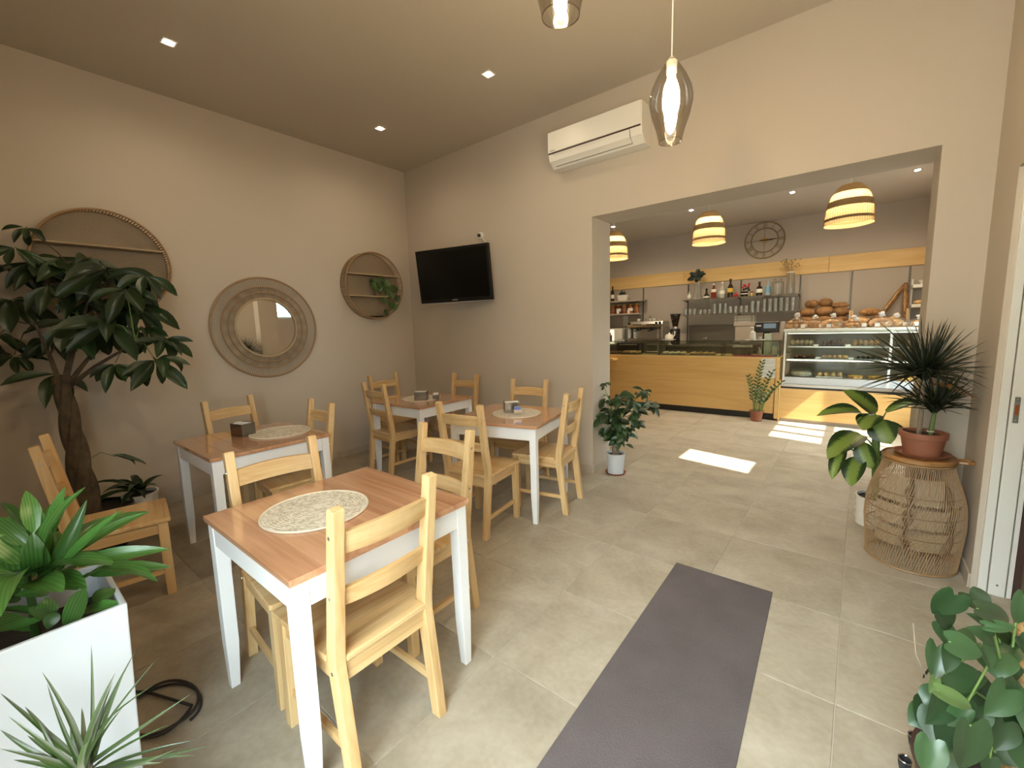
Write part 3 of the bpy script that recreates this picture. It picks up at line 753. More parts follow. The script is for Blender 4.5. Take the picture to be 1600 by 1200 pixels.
# ================================================================== plants
DRACAENA=[((2.85,-3.629,0.905),(2.782,-3.627,1.017),0.041),
 ((2.886,-3.602,0.899),(2.941,-3.559,1.041),0.0308),
 ((2.894,-3.61,0.81),(3.028,-3.526,1.05),0.0431),
 ((2.895,-3.612,0.794),(2.921,-3.519,0.985),0.0369),
 ((2.917,-3.592,0.809),(3.044,-3.462,0.967),0.0254),
 ((2.91,-3.596,0.813),(2.877,-3.505,0.896),0.0254),
 ((2.914,-3.569,0.802),(3.01,-3.363,0.792),0.0431),
 ((2.975,-3.548,0.787),(3.1,-3.384,0.774),0.0451),
 ((2.967,-3.557,0.771),(3.209,-3.435,0.794),0.0554),
 ((2.887,-3.622,0.774),(3.046,-3.557,0.775),0.0615),
 ((3.046,-3.557,0.779),(3.025,-3.607,0.658),0.0513),
 ((2.969,-3.571,0.677),(3.048,-3.481,0.684),0.0349),
 ((2.993,-3.547,0.709),(2.963,-3.493,0.709),0.041),
 ((2.871,-3.634,0.782),(2.924,-3.608,0.983),0.0451),
 ((2.893,-3.638,0.805),(2.952,-3.632,0.942),0.0533),
 ((2.84,-3.643,0.873),(2.755,-3.698,0.957),0.0451),
 ((2.843,-3.649,0.824),(2.814,-3.708,0.926),0.0615),
 ((2.847,-3.65,0.799),(2.75,-3.724,0.823),0.0369),
 ((2.855,-3.648,0.771),(2.831,-3.727,0.806),0.0369),
 ((2.836,-3.672,0.723),(2.846,-3.723,0.755),0.039),
 ((2.896,-3.621,0.737),(2.909,-3.683,0.767),0.0369),
 ((2.903,-3.627,0.668),(2.82,-3.725,0.711),0.0246),
 ((2.887,-3.64,0.664),(2.836,-3.734,0.658),0.0246),
 ((2.87,-3.659,0.632),(2.759,-3.742,0.673),0.0369),
 ((2.827,-3.645,0.926),(2.698,-3.676,0.978),0.0246),
 ((2.9,-3.629,0.668),(2.88,-3.664,0.71),0.0369),
 ((2.887,-3.64,0.66),(2.861,-3.627,0.713),0.0492),
 ((2.912,-3.617,0.684),(2.927,-3.636,0.649),0.0328),
 ((2.883,-3.598,0.778),(2.784,-3.586,0.867),0.0369),
 ((2.816,-3.63,0.833),(2.663,-3.652,0.901),0.0369)]
SPIKY=[((3.351,-3.614,0.511),(3.394,-3.587,0.795),0.0099),
 ((3.352,-3.613,0.513),(3.466,-3.564,0.749),0.0185),
 ((3.359,-3.608,0.511),(3.425,-3.539,0.733),0.0117),
 ((3.349,-3.62,0.487),(3.525,-3.5,0.774),0.0092),
 ((3.34,-3.625,0.497),(3.353,-3.661,0.759),0.0142),
 ((3.334,-3.631,0.497),(3.286,-3.657,0.692),0.0099),
 ((3.324,-3.636,0.512),(3.081,-3.73,0.607),0.0123),
 ((3.323,-3.641,0.486),(3.157,-3.696,0.589),0.0142),
 ((3.339,-3.628,0.488),(3.468,-3.447,0.611),0.0117),
 ((3.343,-3.625,0.489),(3.507,-3.513,0.706),0.0111),
 ((3.3,-3.659,0.494),(3.244,-3.679,0.593),0.0111),
 ((3.306,-3.654,0.487),(3.241,-3.733,0.611),0.016),
 ((3.326,-3.639,0.486),(3.268,-3.737,0.586),0.0129),
 ((3.36,-3.611,0.489),(3.576,-3.501,0.585),0.0129),
 ((3.356,-3.615,0.484),(3.61,-3.453,0.572),0.0111),
 ((3.369,-3.604,0.484),(3.46,-3.449,0.442),0.0111),
 ((3.371,-3.602,0.486),(3.473,-3.45,0.493),0.0105),
 ((3.343,-3.622,0.506),(3.354,-3.514,0.715),0.0105),
 ((3.335,-3.632,0.484),(3.243,-3.63,0.563),0.0185),
 ((3.343,-3.625,0.484),(3.419,-3.602,0.635),0.0185),
 ((3.35,-3.62,0.484),(3.439,-3.56,0.646),0.0142),
 ((3.339,-3.629,0.484),(3.257,-3.644,0.632),0.0123),
 ((3.332,-3.634,0.484),(3.182,-3.7,0.531),0.0136),
 ((3.345,-3.624,0.483),(3.296,-3.574,0.579),0.0172),
 ((3.339,-3.629,0.483),(3.245,-3.611,0.571),0.0154),
 ((3.328,-3.637,0.483),(3.298,-3.717,0.666),0.0123),
 ((3.352,-3.618,0.483),(3.466,-3.49,0.565),0.0111),
 ((3.354,-3.617,0.482),(3.446,-3.509,0.468),0.0123),
 ((3.322,-3.643,0.483),(3.214,-3.725,0.51),0.0123),
 ((3.348,-3.622,0.483),(3.447,-3.568,0.722),0.0123)]
PHILO=[((4.891,-2.333,0.797),(4.957,-2.252,0.75),0.0501),
 ((4.913,-2.265,0.736),(4.881,-2.294,0.759),0.028),
 ((4.988,-2.192,0.791),(4.984,-2.178,0.708),0.0597),
 ((4.926,-2.266,0.7),(4.883,-2.296,0.726),0.0488),
 ((4.844,-2.401,0.736),(4.9,-2.375,0.715),0.0625),
 ((4.839,-2.304,0.658),(4.833,-2.342,0.595),0.0539),
 ((4.854,-2.324,0.609),(4.932,-2.27,0.597),0.0777),
 ((4.853,-2.35,0.58),(4.822,-2.39,0.509),0.0765),
 ((4.825,-2.462,0.652),(4.885,-2.419,0.611),0.0385),
 ((4.953,-2.308,0.612),(4.916,-2.354,0.561),0.0705),
 ((5.005,-2.203,0.511),(4.966,-2.244,0.484),0.0536),
 ((4.964,-2.28,0.512),(4.944,-2.324,0.464),0.0656),
 ((4.885,-2.422,0.572),(4.878,-2.423,0.46),0.0901),
 ((4.821,-2.478,0.539),(4.814,-2.499,0.474),0.0676),
 ((4.855,-2.361,0.513),(4.851,-2.396,0.462),0.0521),
 ((4.966,-2.2,0.602),(5.003,-2.148,0.516),0.0689),
 ((5.016,-2.154,0.586),(5.0,-2.2,0.533),0.0583),
 ((5.024,-2.176,0.409),(5.014,-2.172,0.339),0.0474),
 ((4.956,-2.188,0.681),(4.993,-2.151,0.64),0.04),
 ((4.831,-2.383,0.625),(4.82,-2.41,0.604),0.0256),
 ((4.935,-2.347,0.458),(4.932,-2.358,0.417),0.0437),
 ((4.91,-2.304,0.69),(4.923,-2.324,0.655),0.0446),
 ((4.883,-2.367,0.568),(4.861,-2.369,0.512),0.0472),
 ((4.913,-2.328,0.558),(4.914,-2.354,0.516),0.0512),
 ((5.008,-2.237,0.541),(5.001,-2.265,0.483),0.0588),
 ((4.907,-2.33,0.761),(4.956,-2.305,0.764),0.03),
 ((4.852,-2.371,0.707),(4.842,-2.41,0.664),0.0437),
 ((4.973,-2.258,0.721),(5.006,-2.204,0.653),0.0442)]
PACHIRA=[((0.544,-3.042,1.927),0.26,9),
 ((0.726,-3.087,1.555),0.242,7),
 ((0.832,-3.11,1.293),0.162,5),
 ((0.907,-2.918,1.304),0.207,7),
 ((0.877,-2.854,1.439),0.17,6),
 ((0.545,-3.231,1.571),0.252,7),
 ((0.282,-3.352,1.976),0.224,7),
 ((0.322,-3.491,1.729),0.245,6),
 ((0.229,-3.367,2.217),0.117,4),
 ((0.325,-3.44,2.063),0.141,5),
 ((0.282,-3.52,1.363),0.144,5),
 ((0.444,-3.356,1.229),0.185,4),
 ((0.749,-2.882,1.89),0.2,6),
 ((0.344,-3.172,1.788),0.183,6),
 ((0.227,-3.564,1.508),0.162,5),
 ((0.285,-3.192,2.001),0.223,7),
 ((0.641,-2.939,1.687),0.224,6),
 ((0.272,-3.344,1.461),0.16,5),
 ((0.277,-3.087,2.022),0.198,6),
 ((0.641,-2.901,1.525),0.186,5),
 ((0.256,-3.053,1.748),0.213,6),
 ((0.232,-3.501,1.939),0.19,5),
 ((0.452,-3.322,1.82),0.172,5),
 ((0.788,-2.999,1.783),0.203,6)]
DIEFF=[((4.77,0.242,0.778),(4.58,0.053,0.957),0.1269),
 ((4.698,0.183,0.773),(4.45,-0.056,0.78),0.1015),
 ((4.829,0.291,0.785),(5.044,0.503,0.857),0.0761),
 ((4.769,0.177,0.781),(4.709,0.048,0.689),0.1523),
 ((4.784,0.182,0.74),(4.86,0.129,0.597),0.1692),
 ((4.707,0.166,0.63),(4.528,-0.081,0.489),0.1692),
 ((4.613,0.052,0.556),(4.562,-0.076,0.348),0.0931),
 ((4.706,0.14,0.479),(4.669,0.038,0.286),0.1481),
 ((4.706,0.119,0.588),(4.77,0.078,0.421),0.1269),
 ((4.864,0.276,0.524),(4.833,0.227,0.383),0.1015),
 ((4.809,0.285,0.688),(4.977,0.458,0.604),0.0846),
 ((4.761,0.196,0.7),(4.667,0.088,0.744),0.1269)]

def leaf_mesh(name, shape, material, arch=0.15, fold=0.25, n=7, wave=0.0, droop=0.0):
    vs, fs = [], []
    cols = (-1, -0.5, 0, 0.5, 1) if shape != 'heart' else (-1, -0.75, -0.42, 0, 0.42, 0.75, 1)
    hb = {0: 0, 0.42: 0.19, 0.75: 0.21, 1: 0.05}
    for i in range(n+1):
        t = i/n
        if shape == 'lance': hw = 0.5*max(0.02, math.sin(PI*t**0.8))**0.75*(1 if t > 0.05 else 0.6)
        elif shape == 'blade': hw = 0.5*(1-t)**0.6*min(1, 0.45+4*t)
        elif shape == 'oval': hw = 0.5*max(0.0, math.sin(PI*t**1.15))**0.8
        elif shape == 'heart': hw = 0.5*(0.88+0.6*t if t < 0.2 else max(0.0, math.cos(PI/2*(t-0.2)/0.8))**0.85)
        else: hw = 0.5*max(0.0, math.sin(PI*(0.04+0.96*t)**0.85))**0.7
        hw = max(hw, 0.006)
        for s in cols:
            y = t
            if shape == 'heart': y = t-hb[abs(s)]*max(0, 1-t/0.6)**1.5
            z = arch*4*t*(1-t) - droop*t*t + fold*abs(s)*hw*0.6 + wave*math.sin(t*9+s)*abs(s)
            vs.append((s*hw, y, z))
    k = len(cols)
    for i in range(n):
        for j in range(k-1): fs.append((i*k+j, i*k+j+1, (i+1)*k+j+1, (i+1)*k+j))
    mb = MB().add(vs, fs, True)
    me = mb.mesh(name, 80); me.materials.append(MATS[material]); return me
def put_leaf(me, parent, base, tip, width, nrm, name='leaf', clampx=None):
    b, tp = Vector(base), Vector(tip); y = tp-b; L = y.length; y.normalize()
    n = Vector(nrm); x = y.cross(n)
    if x.length < 1e-3: x = y.orthogonal()
    x.normalize(); z = x.cross(y)
    M = Matrix((x*width, y*L, z*L)).transposed().to_4x4()
    M.translation = b-parent.location
    o = bpy.data.objects.new(name, me); COL.objects.link(o); o.parent = parent; o.matrix_basis = M
    return o
def rv(a): return Vector((random.uniform(-a, a), random.uniform(-a, a), random.uniform(-a, a)))
def stem(parent, pts, r, material, name='stem', seg=7):
    return obj(name, MB().tube([Vector(p)-parent.location for p in pts], r, seg), material, parent)
def pot(parent, r0, r1, h, material, rim=0.012, soil='soil', z0=0.0, wall=0.006):
    p = obj('pot', MB().lathe([(0.001, z0), (r0, z0), (r1, z0+h-rim*1.6), (r1+rim*0.5, z0+h-rim*1.5), (r1+rim*0.5, z0+h), (r1-wall, z0+h), (r1-wall, z0+h-0.02)], 28), material, parent)
    obj('soil', MB().lathe([(r1-wall, z0+h-0.022), (0.001, z0+h-0.016)], 24), soil, parent)
    return p

# --- tall white square planter with a broad-leaved dracaena
pl = thing('square_planter', 'tall glossy white square planter at the left edge', 'planter', (2.885, -3.675, 0))
mb = MB(); a, b, zt, tk = 0.165, 0.19, 0.705, 0.014
def sq(r, z): return [(-r, -r, z), (r, -r, z), (r, r, z), (-r, r, z)]
vs = sq(a, 0)+sq(b, zt)+sq(b-tk, zt)+sq(b-tk-0.01, zt-0.12); fs = [(3, 2, 1, 0)]
for lv in range(3):
    for k in range(4):
        k2 = (k+1) % 4; fs.append((lv*4+k, lv*4+k2, lv*4+4+k2, lv*4+4+k))
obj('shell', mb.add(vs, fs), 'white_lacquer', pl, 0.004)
obj('soil', box(-b+tk+0.01, b-tk-0.01, -b+tk+0.01, b-tk-0.01, zt-0.13, zt-0.10), 'soil', pl)
dr = thing('dracaena_plant', 'glossy broad-leaved green plant growing in the white square planter', 'plant', (2.86, -3.68, 0.6))
stem(dr, [(2.86, -3.66, 0.60), (2.865, -3.655, 0.70), (2.87, -3.655, 0.80)], [0.011, 0.010, 0.007], 'leaf_zz')
lm = [leaf_mesh('leaf_lance', 'lance', 'leaf_dracaena', 0.08, 0.16, 8), leaf_mesh('leaf_lance_flat', 'lance', 'leaf_dracaena', 0.04, 0.12, 8), leaf_mesh('leaf_lance_arched', 'lance', 'leaf_dracaena', 0.13, 0.15, 8)]
up_cam = Vector((0.55, 0.1, 0.75))
for i, (bs, tp, w) in enumerate(DRACAENA):
    put_leaf(lm[i % 3], dr, bs, tp, w*1.05, up_cam+rv(0.25))

for k in range(16):
    a = k*2.4+0.4; el = random.uniform(-0.1, 0.7); L = random.uniform(0.20, 0.32)
    c = Vector((2.875, -3.655, 0.76+0.02*(k % 3))); dv = Vector((math.cos(a)*math.cos(el), math.sin(a)*math.cos(el), math.sin(el)))
    put_leaf(lm[k % 3], dr, c+dv*0.01, c+dv*L, random.uniform(0.055, 0.075), Vector((0.25, 0.0, 1))+rv(0.25))

# --- spiky dracaena in front of it (its pot stands below the frame)
sp = thing('spiky_dracaena', 'spiky plant with narrow green and mauve leaves in front of the white planter', 'plant', (3.37, -3.64, 0))
pot(sp, 0.085, 0.115, 0.27, 'terracotta')
stem(sp, [(3.37, -3.64, 0.24), (3.36, -3.63, 0.40), (3.35, -3.62, 0.52)], [0.014, 0.012, 0.009], 'bark_pale')
bm_ = [leaf_mesh('leaf_blade', 'blade', 'leaf_spiky', 0.06, 0.05, 9), leaf_mesh('leaf_blade_bent', 'blade', 'leaf_spiky', 0.12, 0.05, 9)]
for i, (bs, tp, w) in enumerate(SPIKY):
    put_leaf(bm_[i % 2], sp, bs, tp, w*1.0, Vector((0.7, 0.0, 0.7))+rv(0.35))

# --- heart-leaved climber, bottom right
ph = thing('philodendron', 'heart-leaved climbing plant on a coir pole at the lower right corner', 'plant', (4.98, -2.2, 0))
pot(ph, 0.11, 0.15, 0.30, 'brown_dark')
obj('moss_pole', MB().lathe([(0.03, 0.2), (0.032, 0.45), (0.03, 0.74), (0.001, 0.75)], 14, c=(0.035, 0.045, 0)), 'coir', ph)
hm = [leaf_mesh('leaf_heart_a', 'heart', 'leaf_heart', 0.05, 0.25, 8), leaf_mesh('leaf_heart_b', 'heart', 'leaf_heart', 0.10, 0.40, 8), leaf_mesh('leaf_heart_c', 'heart', 'leaf_pale', 0.06, 0.35, 8)]
for i, (bs, tp, w) in enumerate(PHILO):
    n = Vector((0.30, -0.75, 0.45))+rv(0.25)
    o = put_leaf(hm[2 if i in (8, 19) else i % 2], ph, bs, tp, w*0.86, n)
    B = Vector(bs); c = Vector((4.98, -2.2, 0.32+0.3*random.random()))
    if i % 2 == 0:
        mid = (B+c)/2+Vector((0, 0.02, 0.05)); stem(ph, [B, mid, c], [0.0022, 0.003, 0.0035], 'stem_green', 'petiole', 5)
for k in range(46):
    u = random.random(); z = random.uniform(0.30, 0.72); a = random.uniform(2.6, 6.0); r = random.uniform(0.06, 0.17)
    B = Vector((4.985+r*math.cos(a)*0.9, -2.17+r*math.sin(a)*0.8+0.12*u, z)); tip = B+Vector((random.uniform(-0.05, 0.04), random.uniform(-0.06, 0.02), random.uniform(-0.07, -0.02)))
    put_leaf(hm[k % 2], ph, B, tip, random.uniform(0.06, 0.08), Vector((0.1, -0.6, 0.7))+rv(0.35))
stem(ph, [(4.795, -2.30, 0.70), (4.805, -2.30, 0.62), (4.83, -2.29, 0.56)], 0.0016, 'bark_pale', 'tendril', 4)
for (x, y, lab) in ((4.877, -1.83, 'farther'), (4.845, -1.955, 'nearer')):
    t = thing('rubber_foot_cup', 'small black cup with a bright metal rim by the climbing plant, the %s one' % lab, 'foot cup', (x, y, 0), 0, 'black cups by the climbing plant')
    obj('cup', MB().lathe([(0.001, 0), (0.012, 0.0), (0.016, 0.02), (0.018, 0.04), (0.015, 0.04), (0.012, 0.015), (0.001, 0.013)], 18), 'black_rubber', t)
    obj('metal_rim', MB().ring(0.017, 0.002, c=(0, 0, 0.04), n=24), 'chrome', t)

# --- potted money tree by the left wall
pa = thing('money_tree', 'tall potted tree with a thick braided trunk and palmate leaves at far left', 'tree', (0.62, -3.32, 0))
pot(pa, 0.17, 0.225, 0.30, 'black_plastic')
for k in range(3):
    pts = []; rr = []
    for i in range(26):
        u = i/25; a = 2*PI*(k/3)+u*7.5; r = 0.034*(1-0.35*u)
        pts.append((0.665-0.15*u+r*math.cos(a), -3.325-0.02*u+r*math.sin(a), 0.26+0.95*u)); rr.append(0.045-0.018*u)
    stem(pa, pts, rr, 'bark', 'trunk_strand', 8)
TOP = Vector((0.515, -3.345, 1.19))
om = [leaf_mesh('leaflet_a', 'oval', 'leaf_dark', 0.05, 0.35, 7, droop=0.12), leaf_mesh('leaflet_b', 'oval', 'leaf_dark', 0.09, 0.4, 7, droop=0.25), leaf_mesh('leaflet_c', 'oval', 'leaf_dark', 0.03, 0.3, 7, 0.02)]
NODES = [Vector(p) for p in ((0.42, -3.20, 1.62), (0.55, -3.05, 1.50), (0.60, -3.42, 1.55), (0.75, -2.98, 1.42), (0.40, -3.12, 1.78))]
for k, nd in enumerate(NODES):
    m1 = TOP*0.55+nd*0.45+Vector((0.02, 0.0, -0.02)); stem(pa, [TOP-Vector((0, 0, 0.08)), m1, nd], [0.017, 0.012, 0.007], 'bark', 'branch', 7)
for ci, (c, L, n) in enumerate(PACHIRA):
    c = Vector(c); nd = min(NODES, key=lambda p: (p-c).length)
    stem(pa, [nd, (nd+c)/2+Vector((0.01, 0, 0.05)), c], [0.0045, 0.0035, 0.0025], 'stem_green' if ci % 2 else 'bark', 'twig', 5)
    a0 = random.uniform(0, 6.28); n += 2
    for k in range(n):
        a = a0+2*PI*k/n+random.uniform(-0.2, 0.2); el = random.uniform(-1.3, -0.05)
        dv = Vector((math.cos(a)*0.8, math.sin(a), el)).normalized(); ll = L*random.uniform(0.95, 1.4)
        tip = c+dv*ll
        if tip.x < 0.05: tip.x = 0.05+random.random()*0.03
        put_leaf(om[k % 3], pa, c+dv*0.012, tip, ll*0.31, Vector((0.75, -0.1, 0.6))+rv(0.3), 'leaflet')
stem(pa, [(0.60, -3.32, 0.62), (0.63, -3.22, 0.68), (0.64, -3.15, 0.63)], 0.003, 'stem_green', 'branch', 5)
for k in range(3): put_leaf(om[k], pa, (0.64, -3.17, 0.65), (0.66, -3.08+0.04*k, 0.60-0.03*k), 0.035, (0.5, 0, 0.8), 'leaflet')
wp = thing('small_white_pot', 'small white pot on the floor behind the turned chair, under the tree', 'pot', (0.50, -3.03, 0.0))
pot(wp, 0.085, 0.105, 0.30, 'ceramic')
wm = leaf_mesh('leaf_floor', 'lance', 'leaf_dark', 0.2, 0.12, 7)
for k in range(14):
    a = k*2.4; r = random.uniform(0.16, 0.28)
    b = Vector((0.50, -3.03, 0.285)); 
    tip = b+Vector((max(-0.3, math.cos(a)*r), math.sin(a)*r-0.10, random.uniform(-0.02, 0.14)))
    put_leaf(wm, wp, b, tip, 0.05, (0.2, 0, 1))

# --- potted plant beside the doorway
jp = thing('doorway_plant', 'bushy dark green plant in a white pot beside the left edge of the doorway', 'plant', (2.855, 0.135, 0))
obj('saucer', MB().lathe([(0.001, 0.0), (0.088, 0.0), (0.102, 0.018), (0.097, 0.018), (0.085, 0.006), (0.001, 0.006)], 28), 'terracotta_saucer', jp)
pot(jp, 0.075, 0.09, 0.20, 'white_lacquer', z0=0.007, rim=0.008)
stem(jp, [(2.855, 0.135, 0.17), (2.855, 0.135, 0.26), (2.86, 0.137, 0.31)], [0.035, 0.036, 0.026], 'bark_pale', 'trunk', 9)
jm = [leaf_mesh('leaf_jamb_a', 'oval', 'leaf_jamb', 0.08, 0.4, 6, droop=0.2), leaf_mesh('leaf_jamb_b', 'oval', 'leaf_jamb', 0.04, 0.3, 6)]
JB = [((-0.12, -0.02, 0.86), 0.05, 7), ((-0.13, 0.02, 0.72), 0.08, 9), ((0.02, 0.05, 0.74), 0.11, 13), ((0.20, 0.14, 0.80), 0.075, 10), ((0.13, 0.02, 0.73), 0.08, 9), ((0.26, 0.18, 0.66), 0.10, 9),
      ((0.15, 0.06, 0.60), 0.10, 11), ((-0.05, 0.03, 0.62), 0.11, 13), ((-0.13, -0.02, 0.55), 0.09, 10), ((0.03, -0.02, 0.54), 0.11, 13), ((0.10, 0.02, 0.45), 0.09, 10), ((-0.12, -0.02, 0.42), 0.09, 10), ((0.01, -0.01, 0.38), 0.09, 12), ((0.20, 0.08, 0.52), 0.10, 8), ((-0.02, 0.0, 0.46), 0.10, 10), ((0.07, 0.0, 0.34), 0.07, 7)]
for (dx, dy, z), L, n in JB:
    c = Vector((2.855+dx, 0.135+dy, z))
    if c.x < 2.74: c.x = 2.74
    stem(jp, [(2.858, 0.137, 0.29), (2.858+dx*0.3, 0.137+dy*0.3, 0.29+(z-0.29)*0.6), c], [0.008, 0.005, 0.003], 'stem_green', 'branch', 5)
    for k in range(n):
        a = 2*PI*k/n+random.uniform(-0.3, 0.3); dv = Vector((math.cos(a), math.sin(a), random.uniform(-0.9, 0.25))).normalized()
        ll = L*random.uniform(1.0, 1.6); b = c+rv(0.035); tip = b+dv*ll
        tip.x = max(tip.x, 2.695); b.x = max(b.x, 2.70)
        put_leaf(jm[k % 2], jp, b, tip, ll*0.46, Vector((0.35, -0.4, 0.7))+rv(0.3))

# --- rattan stand with a dragon tree on top
SX, SY = 4.962, -0.29
rs = thing('rattan_stand', 'tall woven rattan drum used as a plant stand in the right corner', 'plant stand', (SX, SY, 0))
def rad(z):   # drum profile
    P_ = [(0, 0.205), (0.12, 0.215), (0.25, 0.225), (0.36, 0.222), (0.46, 0.200), (0.55, 0.168), (0.62, 0.152)]
    for (z0, r0), (z1, r1) in zip(P_, P_[1:]):
        if z <= z1: u = (z-z0)/(z1-z0); return r0+(r1-r0)*u
    return P_[-1][1]
def strand_layer(nm, material, n, twist, r, dr_, zs=(0.006, 0.615)):
    mb = MB()
    for i in range(n):
        a0 = 2*PI*i/n; pts = []
        for k in range(11):
            u = k/10; z = zs[0]+(zs[1]-zs[0])*u; R = rad(z)+dr_; a = a0+twist*u
            pts.append((R*math.cos(a), R*math.sin(a), z))
        mb.tube(pts, r, 4, cap=False)
    obj(nm, mb, material, rs, kind='stuff')
strand_layer('outer_strands', 'rattan', 110, 0.62, 0.0017, 0.0)
strand_layer('inner_strands', 'rattan', 40, -0.30, 0.0015, -0.005)
# woven infill panels: pale cross-weave with open petals between
def weave(nm, n, tw, zs, arc, material, dr_, r):
    mb = MB()
    for i in range(n):
        pts = []
        a0 = arc[0]+(arc[1]-arc[0])*i/n
        for k in range(9):
            u = k/8; z = zs[0]+(zs[1]-zs[0])*u; R = rad(z)+dr_; a = a0+tw*u
            pts.append((R*math.cos(a), R*math.sin(a), z))
        mb.tube(pts, r, 4, cap=False)
    obj(nm, mb, material, rs, kind='stuff')
for arc in ((-2.6, -2.0), (-1.7, -1.05), (-0.7, -0.1)):
    for za, zb in ((0.14, 0.25), (0.27, 0.38), (0.40, 0.54)):
        weave('woven_panel', 15, 0.22, (za, zb), arc, 'rattan_pale', -0.016, 0.0030)
        weave('woven_panel', 15, -0.22, (za, zb), (arc[0]+0.22, arc[1]+0.22), 'rattan_grey', -0.020, 0.0030)
for z, r in ((0.008, 0.006), (0.205, 0.003), (0.33, 0.003), (0.44, 0.003), (0.612, 0.007)):
    obj('hoop', MB().ring(rad(z)-0.008 if 0.1 < z < 0.6 else rad(z), r, c=(0, 0, z), n=56), 'rattan_dark' if 0.1 < z < 0.6 else 'rattan', rs)
st = thing('serving_tray', 'round wooden board with a handle under the terracotta pot', 'tray', (SX, SY, 0.6195))
obj('board', MB().lathe([(0.001, 0), (0.158, 0.0), (0.166, 0.008), (0.166, 0.024), (0.160, 0.03), (0.150, 0.022), (0.001, 0.022)], 40), 'tray_wood', st)
mb = MB(); mb.tube([(0.155, 0.02, 0.015), (0.19, 0.035, 0.016), (0.222, 0.02, 0.017), (0.224, -0.012, 0.017), (0.196, -0.03, 0.016), (0.158, -0.024, 0.015)], 0.009, 8)
obj('handle', mb, 'tray_wood', st)
dt = thing('dragon_tree', 'dragon tree with two dark spiky heads in a terracotta pot on the rattan stand', 'plant', (SX+0.012, SY+0.012, 0.6425))
obj('saucer', MB().lathe([(0.001, 0.0), (0.105, 0.0), (0.128, 0.022), (0.122, 0.022), (0.102, 0.006), (0.001, 0.006)], 32), 'terracotta', dt)
pot(dt, 0.082, 0.098, 0.135, 'terracotta', z0=0.007, rim=0.02)
DX, DYY, DZZ = dt.location
stem(dt, [(DX-0.02, DYY-0.01, 0.75), (DX-0.018, DYY, 0.92), (DX-0.02, DYY+0.01, 1.10)], [0.012, 0.011, 0.010], 'bark_pale', 'cane', 8)
stem(dt, [(DX+0.03, DYY+0.012, 0.75), (DX+0.035, DYY+0.015, 0.83), (DX+0.04, DYY+0.02, 0.90)], [0.013, 0.011, 0.009], 'cane_green', 'cane', 8)
obj('cane_ring', MB().ring(0.0135, 0.004, c=(0.03, 0.012, 0.145), n=20), 'label_white', dt)
pm = [leaf_mesh('palm_blade_a', 'blade', 'leaf_palm', 0.03, 0.02, 7), leaf_mesh('palm_blade_b', 'blade', 'leaf_palm', 0.08, 0.02, 7)]
for (cx_, cy_, cz_, n, L0, L1, elo) in ((DX-0.02, DYY+0.01, 1.12, 170, 0.24, 0.38, -0.50), (DX+0.04, DYY+0.02, 0.93, 96, 0.18, 0.29, -0.2)):
    for k in range(n):
        a = k*2.39996; u = (k+0.5)/n; el = elo+(1.45-elo)*u**0.9
        dv = Vector((math.cos(a)*math.cos(el), math.sin(a)*math.cos(el), math.sin(el))); L = random.uniform(L0, L1)
        b = Vector((cx_, cy_, cz_+0.05*(1-u)-0.03+random.uniform(-0.03, 0.03)))+Vector((dv.x, dv.y, 0))*0.012
        tip = b+dv*L
        tip.x = min(tip.x, 5.175); tip.y = min(tip.y, -0.03) if tip.x > 4.95 else tip.y
        put_leaf(pm[k % 2], dt, b, tip, random.uniform(0.012, 0.018), Vector((0.1, -0.5, 0.8))+rv(0.4))
dm = leaf_mesh('dry_blade', 'blade', 'leaf_dry', 0.15, 0.1, 7, 0.02)
for k in range(6):
    put_leaf(dm, dt, (DX+0.005, DYY, 1.06), (DX+0.10+0.02*k, DYY-0.03+0.01*k, 1.03-0.012*k+0.02*random.random()), 0.02, Vector((0, 0, 1))+rv(0.6))

# --- dumb cane in a white pot behind the stand
di = thing('dumb_cane', 'variegated dumb cane plant in a white ribbed pot behind the rattan stand', 'plant', (4.815, 0.17, 0))
pot(di, 0.112, 0.118, 0.205, 'ceramic', rim=0.004)
for z in (0.05, 0.10, 0.15): obj('rib', MB().ring(0.1175, 0.002, c=(0, 0, z), n=32, seg=4), 'ceramic', di)
stem(di, [(4.81, 0.167, 0.17), (4.797, 0.185, 0.36), (4.785, 0.205, 0.58), (4.775, 0.22, 0.74)], [0.019, 0.022, 0.024, 0.012], 'stem_green', 'stem', 10)
gm = [leaf_mesh('dieff_a', 'dieff', 'leaf_dieff', 0.06, 0.35, 9), leaf_mesh('dieff_b', 'dieff', 'leaf_dieff', 0.12, 0.3, 9)]
for i, (bs, tp, w) in enumerate(DIEFF):
    put_leaf(gm[i % 2], di, bs, tp, w, Vector((-0.3, -0.8, 0.55))+rv(0.12))
    B = Vector(bs); zc = min(max(B.z-0.10, 0.38), 0.70)
    stem(di, [(4.79, 0.195, zc), ((4.79+B.x)/2, (0.195+B.y)/2, (zc+B.z)/2+0.01), B], [0.008, 0.006, 0.004], 'stem_green', 'petiole', 6)

